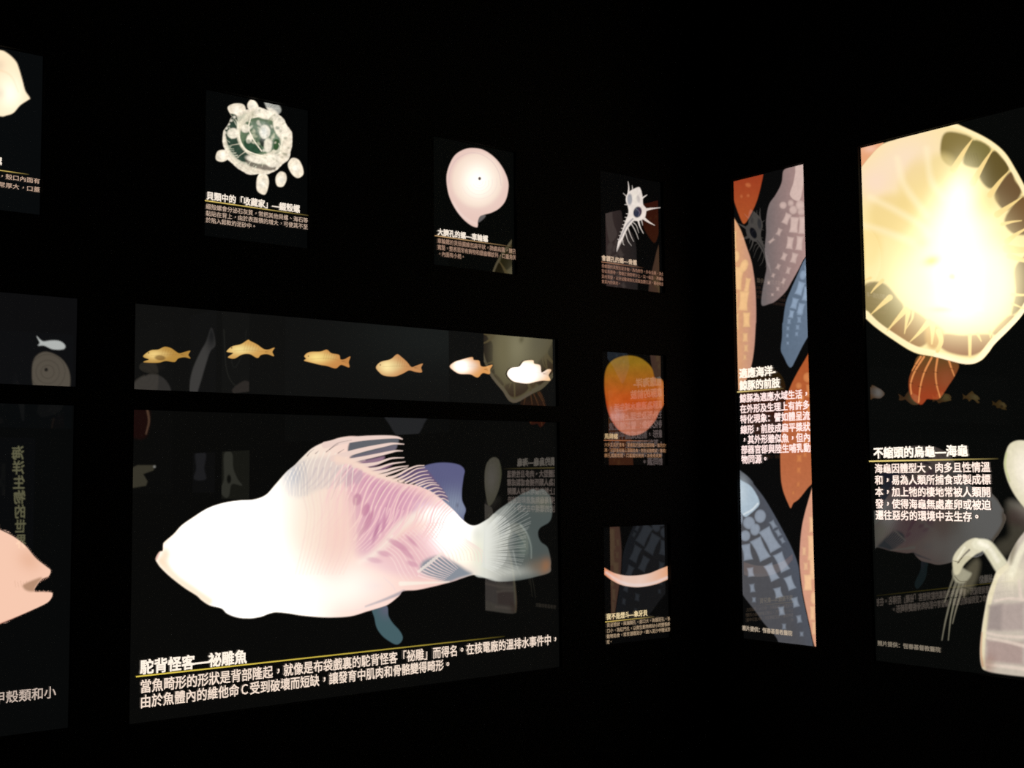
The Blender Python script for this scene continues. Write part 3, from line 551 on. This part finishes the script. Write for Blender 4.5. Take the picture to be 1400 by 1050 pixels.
flipper(J((A_, [(515, 128), (560, 112), (605, 92), (630, 92), (640, 300), (640, 450), (640, 640), (620, 662), (590, 712), (540, 800), (500, 868), (440, 925), (400, 943), (356, 949), (360, 870), (376, 780), (385, 720), (375, 620), (383, 520), (383, 440), (400, 350), (440, 290), (475, 220), (485, 150)])), (104, 100, 100), (184, 148, 142), (1, 0),
        [(A_, [[(560, 112), (600, 98), (612, 100), (608, 200), (592, 300), (570, 328), (525, 292), (545, 220), (556, 160)], (484, 353, 20, 20, 0, 1), (530, 340, 16, 18, 0, 1), (545, 381, 22, 24, 0, 1), (585, 352, 24, 28, 0, 1), (592, 392, 20, 20, 0, 1), (505, 433, 18, 31, 25), (550, 470, 25, 45, 5), (597, 472, 18, 50, 3), (460, 512, 12, 19, 25), (525, 578, 19, 34, 8), (582, 580, 19, 40, 6), (490, 660, 14, 20, 22), (550, 668, 17, 28, 15), (455, 720, 10, 14, 25), (515, 743, 11, 18, 15), (425, 772, 8, 10, 25), (487, 805, 9, 15, 22), (398, 817, 6, 7), (452, 853, 8, 9), (420, 888, 6, 6), (415, 565, 20, 6, -40)])], (224, 196, 186), 1038, 220, 1106, 420, 'flipper_picture', 'pale grey flipper with small square finger bones')
flipper(J((A_, [(640, 640), (622, 665), (600, 700), (570, 770), (530, 860), (500, 940), (484, 1050)]), (B_, [(480, 100), (478, 180), (471, 255), (490, 300), (515, 350), (535, 357), (560, 312), (600, 232), (640, 165), (655, 160), (655, 0)])), (94, 110, 128), (108, 124, 144), (1, 0),
        [(A_, [(603, 770, 18, 26, 10, 1), (625, 745, 12, 30), (585, 850, 20, 38, 18), (620, 882, 16, 40, 10), (552, 940, 18, 30, 15), (590, 970, 18, 29, 12), (533, 1005, 13, 20, 12)]), (B_, [(535, 40, 10, 18, 10), (585, 25, 14, 22, 8), (580, 75, 10, 16), (520, 85, 9, 13), (571, 120, 9, 12), (513, 126, 7, 9), (510, 170, 6, 8), (565, 160, 7, 9), (512, 215, 5, 6)])], (158, 178, 202), 1066, 345, 1112, 505, 'flipper_picture', 'slate blue flipper at the right edge')
flipper(J((B_, [(655, 235), (640, 268), (610, 322), (570, 390), (530, 470), (500, 560), (480, 700), (468, 850), (470, 1000)]), (C_, [(478, 20), (492, 70), (515, 125), (530, 151), (545, 122), (580, 95), (632, 30), (660, 0)]), (B_, [(675, 1000), (680, 700), (670, 400)])), (180, 88, 42), (192, 114, 76), (0, 1),
        [(B_, [(630, 420, 24, 28, 0, 1), (578, 470, 16, 18, 0, 1), (640, 500, 18, 36), (590, 560, 18, 32, 8), (640, 610, 16, 34), (580, 650, 15, 26, 5), (630, 710, 14, 26), (578, 740, 12, 20), (622, 800, 12, 18), (580, 905, 14, 20), (615, 880, 9, 14), (578, 975, 10, 14), (540, 850, 8, 12)]), (C_, [(575, 10, 8, 12), (545, 60, 5, 8)])], (228, 142, 84), 1060, 476, 1118, 698, 'flipper_picture', 'orange flipper behind the lettering')
def huma(g):
    g.xf(*C_); m = g.poly([(190, -30), (240, -10), (290, 20), (325, 70), (342, 112), (335, 142), (285, 188), (255, 204), (225, 170), (190, 150)], 1.2)
    g.over(m, (178, 196, 210), 1, .95); g.over(g.line([(250, 188), (300, 160), (332, 125)], 2.4, 2.4, 1), (224, 232, 236), 1, .8); g.over(g.glow(235, 60, 40, 90), (205, 218, 226), 1, .6); g.xf()
flipper(J((B_, [(195, 950), (212, 966), (270, 1010), (302, 1045)]), (C_, [(310, 12), (370, 90), (430, 190), (490, 300), (540, 400), (575, 500), (590, 620), (620, 760), (650, 880), (662, 970), (652, 990), (560, 986), (470, 970), (440, 920), (370, 840), (320, 770), (250, 680), (222, 625), (195, 600), (195, 300)])), (80, 80, 84), (80, 106, 138), (1, -.35),
        [(C_, [(347, 200, 32, 38, 5, 1), (280, 240, 34, 36, 0, 1), (222, 215, 20, 38, 0, 1), (317, 280, 27, 34, 15, 1), (258, 317, 28, 31, 0, 1), (215, 298, 15, 22, 0, 1), (268, 415, 26, 46, -10), (348, 397, 34, 66, -27), (405, 340, 36, 70, -30), (475, 475, 28, 55, -25), (415, 535, 26, 50, -26), (290, 535, 17, 25, -8), (525, 600, 23, 39, -22), (455, 657, 21, 28, -15), (558, 715, 18, 27, -15), (475, 767, 16, 23, -8), (300, 630, 13, 22, -8), (580, 815, 13, 20, -10), (490, 860, 10, 14), (595, 905, 9, 11), (310, 700, 9, 12), (425, 250, 14, 22, -30), (455, 300, 12, 18, -30), (480, 345, 10, 14, -30)])], (152, 162, 176), 1004, 636, 1114, 888, 'flipper_picture', 'large slate blue flipper with long finger bones', 1.0, huma)
flipper(J((C_, [(675, -20), (660, 22), (640, 90), (610, 200), (592, 300), (583, 450), (590, 560), (605, 670), (630, 790), (650, 880), (665, 950), (690, 1010), (720, 900), (720, 100)])), (214, 156, 134), (226, 164, 130), (1, 0),
        [(C_, [(657, 250, 16, 44), (655, 390, 22, 72), (662, 515, 20, 62), (633, 597, 24, 46), (668, 690, 18, 36, 0, 1), (660, 780, 14, 40), (668, 870, 10, 36), (610, 410, 10, 22), (620, 500, 12, 20)])], (255, 206, 158), 1090, 655, 1120, 890, 'flipper_picture', 'pinkish flipper in the lower right corner')
p.text('適應海洋-', (1010.5, 510.7), (1059.9, 506.4), 13, WHITE, 1.3, .03, 'title_text')
p.text('鯨豚的前肢', (1011, 527.4), (1066.3, 522.9), 12.8, WHITE, 1.3, .03, 'title_text')
p.rule((1005.8, 536), (1072, 531), (230, 205, 130), 1.0, 1.6)
for t, a, b in (('鯨豚為適應水域生活，', (1011.4, 543.9), (1107, 539)), ('在外形及生理上有許多', (1011.7, 558.3), (1107, 554.3)), ('特化現象：譬如體呈流', (1012, 572.3), (1107.3, 568.8)), ('線形，前肢成扁平槳狀', (1012.5, 586.8), (1107.8, 583.8)), ('，其外形雖似魚，但內', (1013, 601), (1108, 598)), ('部器官卻與陸生哺乳動', (1013.2, 614.8), (1108.4, 612)), ('物同源。', (1013.5, 628.2), (1051, 627))):
    p.text(t, a, b, 11.6, (255, 226, 220), 1.3, .02)
p.text('照片提供：恆春基督教醫院', (1014.4, 857.8), (1083.2, 866.6), 7.6, (215, 195, 170), .75, .02)

# ---- turtle panel
p = Panel(RW, .592, 1.083, 1.013, 2.405, 'largest right-hand backlit panel, a glowing yellow sea turtle shell above a turtle skeleton', (8, 9, 8))
g = p.pic(1160, 150, 1500, 560, .0019).xf(1170, 160, 3)
g.lay(g.poly([(-40, 60), (90, 95), (118, 100), (110, 112), (60, 160), (10, 222), (-40, 260)], .9, False), (232, 166, 122), 1.1); g.over(g.glow(60, 130, 30, 18), (245, 196, 168), 1.1, .8)
out = [(-60, 300), (10, 222), (60, 160), (110, 112), (165, 92), (220, 68), (300, 45), (388, 24), (450, 45), (545, 92), (610, 145), (655, 215), (690, 280), (735, 370), (765, 480), (770, 590), (750, 690), (690, 800), (640, 860), (570, 930), (545, 965), (510, 1000), (450, 1013), (330, 985), (240, 965), (150, 910), (80, 860), (35, 820), (-60, 740)]
m = g.poly(out, .9); inb = m.copy(); g.lay(m, (255, 231, 164), 1.08)
ov(g.glow(190, 170, 190, 110, -25), (255, 228, 200), 1.05, .85); ov(g.glow(80, 270, 80, 70), (255, 224, 205), 1.05, .7)
ov(g.line(out[5:26], 0.1, .1, .1), (0, 0, 0), 1, 0)
# dark windows between rim and body
gap = lambda q, c, soft=2.4, op=1: ov(g.poly(q, soft), c, .85, op)
gap([(355, 80), (395, 60), (480, 90), (445, 160), (400, 205), (350, 165)], (150, 130, 72)); gap([(480, 95), (555, 130), (520, 200), (470, 205), (440, 180)], (138, 124, 66)); gap([(560, 140), (600, 165), (630, 215), (580, 280), (540, 290), (505, 230)], (112, 94, 48)); gap([(632, 225), (655, 260), (680, 310), (625, 380), (585, 360), (570, 310)], (122, 92, 58))
gap([(682, 325), (715, 380), (735, 470), (650, 480), (610, 420)], (128, 92, 54)); gap([(735, 480), (752, 580), (735, 680), (690, 770), (640, 810), (655, 720), (652, 620), (700, 560)], (92, 44, 34))
gap([(35, 690), (110, 680), (170, 740), (195, 790), (130, 870), (80, 835), (38, 790)], (152, 132, 82)); gap([(200, 790), (290, 830), (310, 900), (260, 945), (190, 920), (135, 880)], (172, 124, 76)); gap([(360, 890), (440, 895), (530, 890), (560, 900), (530, 950), (470, 980), (380, 965), (340, 930)], (160, 92, 62)); gap([(560, 885), (620, 820), (650, 820), (600, 890)], (140, 70, 52)); gap([(290, 840), (360, 880), (330, 950), (290, 930)], (225, 170, 100), 4)
# rim
ov(g.line([(388, 32), (450, 53), (540, 100), (603, 152), (648, 222), (683, 285), (726, 375), (756, 480), (761, 590), (741, 688), (683, 795), (633, 852), (563, 920), (505, 988), (450, 1000), (330, 972), (240, 950), (150, 897), (84, 850), (42, 808)], 5.5, 9, 1.2), (255, 232, 180), 1.2)
ov(g.line([(690, 800), (620, 872), (560, 935), (500, 995), (440, 1005), (330, 978)], 6, 6, 1.5), (255, 226, 190), 1.3)
# ribs
for q, w0, w1 in (([(400, 215), (445, 140), (478, 92)], 9, 1.5), ([(480, 270), (525, 190), (562, 132)], 9, 1.2), ([(550, 320), (590, 265), (628, 222)], 8, 1), ([(580, 400), (630, 365), (682, 328)], 9, 1), ([(600, 440), (640, 430), (680, 425)], 5, 1), ([(620, 510), (660, 480), (720, 445)], 8, 1.2), ([(620, 540), (690, 545), (755, 520)], 12, 3), ([(630, 570), (700, 590), (755, 590)], 8, 2), ([(640, 728), (690, 730), (740, 722)], 4, 2), ([(640, 765), (700, 790)], 3, 1),
                  ([(140, 740), (100, 775), (62, 810)], 8, 1), ([(110, 670), (80, 700), (62, 722)], 5, 1), ([(60, 660), (35, 670)], 4, 1), ([(205, 790), (165, 835), (128, 878)], 8, 1), ([(215, 800), (208, 840), (200, 888)], 7, 1), ([(235, 800), (230, 830), (205, 870)], 4, 1), ([(300, 840), (260, 885), (222, 922)], 8, 1), ([(315, 850), (315, 890), (312, 930)], 8, 2), ([(340, 880), (350, 920), (335, 960)], 8, 5), ([(468, 895), (468, 940), (468, 978)], 5, 4), ([(500, 890), (515, 920)], 4, 1), ([(550, 880), (552, 905)], 4, 1)):
    ov(g.line(q, w0, w1, .9), (255, 220, 142), 1.0)
for i in range(5): ov(g.line([(450+i*11, 150), (460+i*11, 192-abs(i-2)*4)], .8, .4, .6), (90, 72, 40), 1, .5)
# lobes of the carapace
for cx, cy, rx, ry, ro, c in ((150, 400, 95, 85, 0, (250, 218, 140)), (240, 290, 60, 120, 15, (252, 222, 145)), (350, 210, 62, 60, 0, (250, 224, 148)), (60, 530, 45, 80, 0, (255, 222, 140)), (570, 510, 45, 45, 0, (250, 222, 145)), (530, 360, 38, 50, 30, (250, 220, 140))):
    ov(g.ell(cx, cy, rx, ry, ro, 8), c, .98, .6)
for q in ([(20, 440), (120, 470), (250, 520)], [(60, 330), (160, 380), (260, 440), (300, 480)], [(170, 170), (200, 280), (290, 400)], [(290, 130), (310, 260), (360, 330)]):
    ov(g.line(q, 7, 10, 5), (255, 238, 196), 1.15, .5)
# overexposed heart
ov(g.glow(430, 680, 185, 180), (255, 243, 190), 3.1); ov(g.glow(415, 480, 120, 130), (255, 243, 190), 2.4, .9); ov(g.glow(420, 340, 66, 120, 10), (255, 243, 195), 2.2, .9); ov(g.glow(250, 690, 110, 90, 30), (255, 242, 195), 1.5, .7); ov(g.glow(560, 690, 75, 150), (255, 238, 175), 2.2, .8)
ov(g.glow(310, 590, 34, 20, -15), (255, 238, 160), 1.15, .85); ov(g.glow(395, 655, 20, 18), (255, 240, 175), 1.3, .8); ov(g.glow(262, 515, 30, 22), (255, 240, 175), 1.4, .6); ov(g.glow(350, 790, 50, 12), (255, 240, 180), 1.3, .5)
g.a = np.where(g.a > 0, g.a, 0); 
# hind flipper
g.xf(1140, 390, 4.038); fl = g.poly([(480, 385), (440, 450), (415, 520), (418, 590), (440, 635), (480, 659), (500, 645), (515, 628), (548, 630), (582, 626), (610, 590), (632, 555), (668, 500), (690, 440), (640, 415)], 1.1)*(1-inb)
c = mixc((104, 74, 38), (158, 66, 34), (g.Y-490)/50.); g.lay(fl, c); inb2 = fl
for q in ([(498, 395), (450, 470), (425, 540), (428, 600)], [(540, 400), (500, 480), (478, 560), (468, 645)], [(572, 405), (562, 480), (568, 550), (587, 620)], [(635, 415), (650, 460), (665, 500)], [(480, 395), (450, 440), (432, 470)]):
    g.lay(g.line(q, 2.8, 1.6, .8)*fl, (236, 152, 88), 1, False, .9)
    for x, y in q[1:-1]: g.lay(g.line([(x-12, y-3), (x+12, y+3)], .9, .9, .5)*fl, (80, 40, 22), 1, False, .8)
g.lay(g.glow(620, 520, 40, 60)*fl, (150, 84, 52), 1, False, .5)
g.bake('turtle_shell_picture', 'overexposed yellow-white turtle shell with ribs and a brown hind flipper')
# second turtle
g = p.pic(1285, 590, 1500, 945, .0017).xf(1270, 590, 3.088)
g.lay(g.poly([(330, 300), (400, 310), (480, 320), (560, 420), (420, 450), (330, 520), (270, 520), (290, 470), (340, 430)], 7), (62, 58, 48)); g.lay(g.poly([(480, 330), (420, 320), (345, 330), (340, 380), (400, 400), (500, 420)], 8)*.9, (52, 38, 34))
g.lay(g.poly([(360, 42), (335, 62), (320, 110), (318, 150), (332, 205), (358, 260), (395, 312), (430, 345), (460, 350), (480, 280), (490, 180), (470, 90), (430, 50), (395, 38)], 1.4), (222, 214, 178)); g.over(g.glow(420, 170, 70, 120, -10), (255, 244, 226), 1.1); g.over(g.line([(325, 90), (322, 150), (340, 210)], 3, 2, 1.6), (190, 200, 130), 1, .7)
g.over(g.line([(345, 80), (350, 150), (375, 230)], 3, 1, 2), (245, 236, 205), 1, .6)
# forearm and fingers
g.lay(g.poly([(150, 590), (120, 650), (150, 690), (195, 640), (215, 560), (195, 540)], 5)*.75, (98, 92, 74))
for q, w0, w1, c in (([(120, 620), (95, 700), (70, 800), (55, 880)], 4, 1.2, (110, 106, 90)), ([(135, 625), (112, 700), (92, 790), (82, 880)], 4, 1, (118, 114, 96)), ([(148, 625), (132, 690), (112, 760), (100, 810)], 3.6, 1, (118, 112, 95)), ([(158, 620), (152, 660), (148, 700)], 3, 1, (105, 98, 80)), ([(110, 600), (88, 660), (66, 720)], 3.6, 1.2, (100, 96, 80))):
    g.lay(g.line(q, w0, w1, 1.0), c)
    g.over(g.line([(q[1][0]-12, q[1][1]-3), (q[1][0]+12, q[1][1]+4)], 1, 1, .6), (25, 25, 22), 1, .9)
g.lay(g.poly([(100, 585), (125, 570), (165, 590), (180, 600), (165, 625), (140, 640), (110, 630)], 2.2), (165, 160, 136)); g.over(g.line([(108, 610), (130, 632), (160, 632)], 1, 1, .7), (70, 60, 45), 1, .8)
g.lay(g.poly([(205, 452), (165, 460), (130, 490), (105, 525), (100, 560), (108, 600), (128, 600), (150, 560), (195, 520), (225, 500)], 1.6), (212, 204, 172)); g.over(g.line([(170, 500), (145, 525), (122, 555)], 3, 1.5, 1), (75, 62, 42), 1, .8); g.over(g.line([(100, 545), (128, 552)], 1, 1, .7), (60, 50, 40), 1, .7); g.over(g.line([(150, 490), (120, 540)], 3, 2, 1.5), (246, 240, 212), 1, .7)
g.lay(g.line([(205, 475), (245, 485), (280, 530), (320, 585), (380, 620)], 15, 22, 2), (228, 222, 192)); g.over(g.line([(215, 470), (255, 492), (290, 545)], 6, 6, 3), (255, 248, 225), 1, .8)
# plastron
bd = [(460, 350), (410, 415), (375, 460), (345, 515), (325, 560), (290, 585), (268, 640), (250, 690), (238, 750), (225, 830), (217, 920), (222, 985), (240, 1008), (300, 1022), (420, 1036), (560, 1050), (800, 1060), (800, 350)]
m = g.poly(bd, 1.6); inb = m; g.lay(m, (206, 194, 178))
ov(g.line([(325, 570), (285, 610), (262, 680), (245, 760), (232, 850), (226, 940), (232, 1000)], 9, 6, 2), (238, 226, 190)); ov(g.line([(222, 850), (219, 930), (226, 990)], 3, 3, 1.5), (205, 130, 80), 1, .6)
ov(g.glow(350, 600, 60, 60), (246, 236, 205), 1, .9); ov(g.line([(350, 600), (372, 540), (410, 470), (450, 420)], 9, 8, 3), (250, 242, 214), 1, .9)
ov(g.poly([(340, 500), (372, 470), (360, 530), (345, 560)], 4), (130, 122, 96), 1, .7)
for q, c in (([(262, 735), (300, 728), (400, 722), (400, 838), (330, 842), (250, 835)], (176, 158, 152)), ([(252, 735), (310, 730), (305, 840), (248, 835)], (160, 146, 140)), ([(243, 880), (300, 885), (400, 890), (400, 985), (300, 975), (245, 965)], (172, 146, 140)), ([(400, 720), (560, 715), (560, 985), (400, 985)], (190, 176, 170))):
    ov(g.poly(q, 4, False), c, 1, .8)
for q in ([(245, 850), (300, 862), (400, 868), (560, 870)], [(280, 715), (340, 705), (420, 712)], [(240, 985), (300, 990), (420, 1005)], [(380, 630), (388, 700)], [(250, 872), (320, 885), (400, 905)]):
    ov(g.line(q, 3, 5, 2), (236, 216, 200), 1, .75)
ov(g.glow(250, 985, 30, 40), (150, 100, 80), 1, .5); g.mottle(.05, 5, 7)
g.bake('turtle_skeleton_picture', 'pale turtle skeleton with a bent front flipper and thin finger bones')
p.text('不縮頭的烏龜—海龜', (1194, 618.6), (1323.5, 616.5), 14.8, WHITE, 1.35, .03, 'title_text')
p.rule((1187.5, 629.7), (1365, 628.2), (240, 215, 130), 1.1, 1.9)
for t, a, b in (('海龜因體型大、肉多且性情溫', (1195.7, 640.4), (1354, 638.6)), ('和，易為人類所捕食或製成標', (1196, 656.3), (1354.5, 655.3)), ('本，加上牠的棲地常被人類開', (1196.3, 672.6), (1354.8, 672.4)), ('發，使得海龜無處產卵或被迫', (1196.6, 689), (1355, 689.6)), ('遷往惡劣的環境中去生存。', (1197, 704.4), (1342, 706))):
    p.text(t, a, b, 13, (255, 230, 215), 1.3, .018)
p.text('照片提供：恆春基督教醫院', (1199.6, 880), (1286, 887.6), 7.8, (150, 138, 120), .75, .02)

# ---- further panels of the same gallery, outside the frame: the glass of the left wall shows them mirrored
def ghost(wall, s0, s1, z0, z1, label, bg): return Panel(wall, s0, s1, z0, z1, label, bg, True)
p = ghost(RW, 1.29, 2.62, 1.69, 2.405, 'wide dim teal backlit panel beyond the turtle panel, outside the photograph', (22, 24, 24))
g = p.pic(400, 400, 700, 640, .006); g.lay(np.clip(g.glow(610, 455, 120, 50)*1.1, 0, 1), (76, 86, 84)); g.bake('haze_glow')  # soft glow painted in to give the fish strip a gradual reflected haze
g = p.pic(528, 560, 592, 604, .003); g.lay(g.poly([(530, 560), (588, 560), (584, 580), (575, 595), (562, 602), (548, 596), (538, 582)], 1.2), (130, 132, 138)); g.bake('shell_picture')
p = ghost(RW, 2.96, 3.285, 1.95, 2.405, 'small panel of a faint grey outline on the upper right wall, outside the photograph', (36, 36, 34))
g = p.pic(300, 430, 345, 560, .003)
g.lay(g.line([(309, 450), (312, 500), (320, 522), (336, 534)], 1.5, 1, .8), (110, 110, 100)); g.lay(g.line([(318, 480), (323, 502), (336, 480), (340, 450)], 1.2, 1, .8), (90, 92, 84)); g.lay(g.poly([(338, 520), (320, 534), (340, 545), (350, 530)], 1.2), (155, 140, 130)); g.bake('shell_picture')
p = ghost(RW, 2.95, 3.275, 1.42, 1.66, 'small backlit panel of a grey skeleton on the lower right wall, outside the photograph', (80, 80, 66))
g = p.pic(300, 612, 346, 690, .003)
g.lay(g.poly([(309, 622), (316, 617), (321, 622), (322, 640), (328, 655), (334, 664), (320, 662), (316, 678), (310, 680), (304, 670), (309, 655)], 1.2), (170, 170, 150)); g.over(g.ell(316, 655, 3, 6, 0, 1), (50, 50, 40)); g.bake('skeleton_picture')
p = ghost(RW, 3.33, 3.67, 1.95, 2.405, 'small backlit panel of a pale spindle shell on the right wall, outside the photograph', (26, 26, 30))
g = p.pic(255, 430, 300, 560, .003)
g.lay(g.poly([(292, 448), (297, 470), (290, 480), (284, 498), (276, 525), (268, 548), (258, 560), (261, 530), (266, 505), (276, 482), (285, 466)], 1.3), (215, 210, 205)); g.over(g.glow(292, 458, 8, 20), (90, 90, 95)); g.bake('shell_picture')
p = ghost(RW, 3.33, 3.62, 1.45, 1.66, 'small dim backlit panel of a grey column shape on the right wall, outside the photograph', (34, 34, 38))
g = p.pic(260, 612, 300, 665, .003); g.lay(g.poly([(270, 620), (284, 620), (282, 640), (284, 655), (268, 655), (271, 640)], 1.5), (110, 110, 118)); g.bake('shell_picture')
p = ghost(RW, 3.86, 4.47, 1.44, 2.405, 'large panel of a round disc and red fish, far right wall, outside the photograph', (14, 14, 14))
g = p.pic(176, 490, 245, 700, .004)
g.lay(g.poly([(182, 532), (190, 519), (205, 512), (220, 513), (231, 522), (236, 536), (225, 548), (195, 548)], 1.2), (170, 162, 155)); g.lay(g.ell(213, 501, 14, 6, 0, 3)*.5, (90, 76, 72))
g.lay(g.poly([(176, 556), (204, 556), (207, 575), (203, 596), (190, 600), (176, 590)], 3), (100, 26, 16)); g.lay(g.line([(203, 556), (206, 575), (202, 593)], 3.4, 2, .8), (255, 190, 150), 1.2)
g.lay(g.poly([(178, 642), (190, 636), (215, 636), (212, 643), (198, 648), (204, 658), (202, 664), (178, 668)], .8, False), (205, 195, 160), 1.0); g.lay(g.ell(213.5, 638, 1.8, 1.6), (255, 255, 245), 3); g.bake('fish_picture')
p = ghost(BW, .14, 1.0, 1.84, 2.42, 'panel on the opposite wall with a bright fish over a wheel shell, outside the photograph', (16, 22, 28))
g = p.pic(40, 455, 106, 560, .004)
g.lay(g.poly([(46, 500), (50, 488), (60, 481), (72, 482), (86, 490), (95, 503), (98, 518), (96, 534), (88, 545), (60, 545), (50, 535), (46, 520)], 1.2), (240, 222, 195), 1.5); g.over(g.ell(65, 505, 2.5, 2.5), (110, 100, 85))
for r_ in (9, 16, 24): g.over(g.line([(67+r_*math.cos(t_), 508+r_*math.sin(t_)) for t_ in np.linspace(0, 6.2, 16)], 1, 1, .8), (150, 135, 115), 1.5, .5)
g.lay(g.poly([(52, 459), (60, 466), (72, 465), (84, 466), (91, 472), (88, 477), (74, 477), (62, 472), (54, 472), (56, 468)], .9), (235, 240, 236), 8); g.bake('fish_picture')
p = ghost(BW, .36, 1.3, .75, 1.78, 'wide panel on the opposite wall with a column of lettering, outside the photograph', (22, 22, 30))
yy = np.linspace(619, 740, 7)
for i, ch in enumerate('海洋生物的世界'): p.text(ch, (35+i*.5, yy[i]), (17.5+i*.9, yy[i]), 18, (255, 250, 190), 1.6, .02)

# ================================================================== ROOM
XL, YB, ZT = -6.0, BACK_Y, 3.1
def wall(name, side, s0, s1):
    hs = HOLES.get(side, []); S = sorted({s0, s1, *[v for h in hs for v in h[:2]]}); Z = sorted({0, ZT, *[v for h in hs for v in h[2:]]})
    V, F, idx = [], [], {}
    def vid(s, z, o):
        k = (round(s, 5), round(z, 5), o)
        if k not in idx: idx[k] = len(V); V.append(wpt(side, s, z, o))
        return idx[k]
    hole = lambda cs, cz: any(h[0] < cs < h[1] and h[2] < cz < h[3] for h in hs)
    for i in range(len(S)-1):
        for j in range(len(Z)-1):
            if hole((S[i]+S[i+1])/2, (Z[j]+Z[j+1])/2): continue
            F.append([vid(S[i], Z[j], 0), vid(S[i+1], Z[j], 0), vid(S[i+1], Z[j+1], 0), vid(S[i], Z[j+1], 0)])
    for h in hs:        # reveals of the openings, as deep as the housings
        a, b, c, d = h; r = [(a, c), (b, c), (b, d), (a, d)]
        for k in range(4):
            (sa, za), (sb, zb) = r[k], r[(k+1) % 4]
            F.append([vid(sa, za, 0), vid(sb, zb, 0), vid(sb, zb, .08), vid(sa, za, .08)])
    o = mesh_obj(name, V, F, M_WALL); o['kind'] = 'structure'
    return o
wall('wall_left', LW, XL, 0); wall('wall_right', RW, 0, -YB); wall('wall_back', BW, 0, -XL)
def slab(name, x0, x1, y0, y1, z0, z1, mat):
    V = [(x, y, z) for x in (x0, x1) for y in (y0, y1) for z in (z0, z1)]
    o = mesh_obj(name, V, [list(f) for f in CUBE], mat); fix_normals(o); o['kind'] = 'structure'
slab('wall_far_left', XL-.1, XL, YB, 0, 0, ZT, M_WALL)
slab('floor', XL, 0, YB, 0, -.1, 0, M_FLOOR); slab('ceiling', XL, 0, YB, 0, ZT, ZT+.1, M_CEIL)
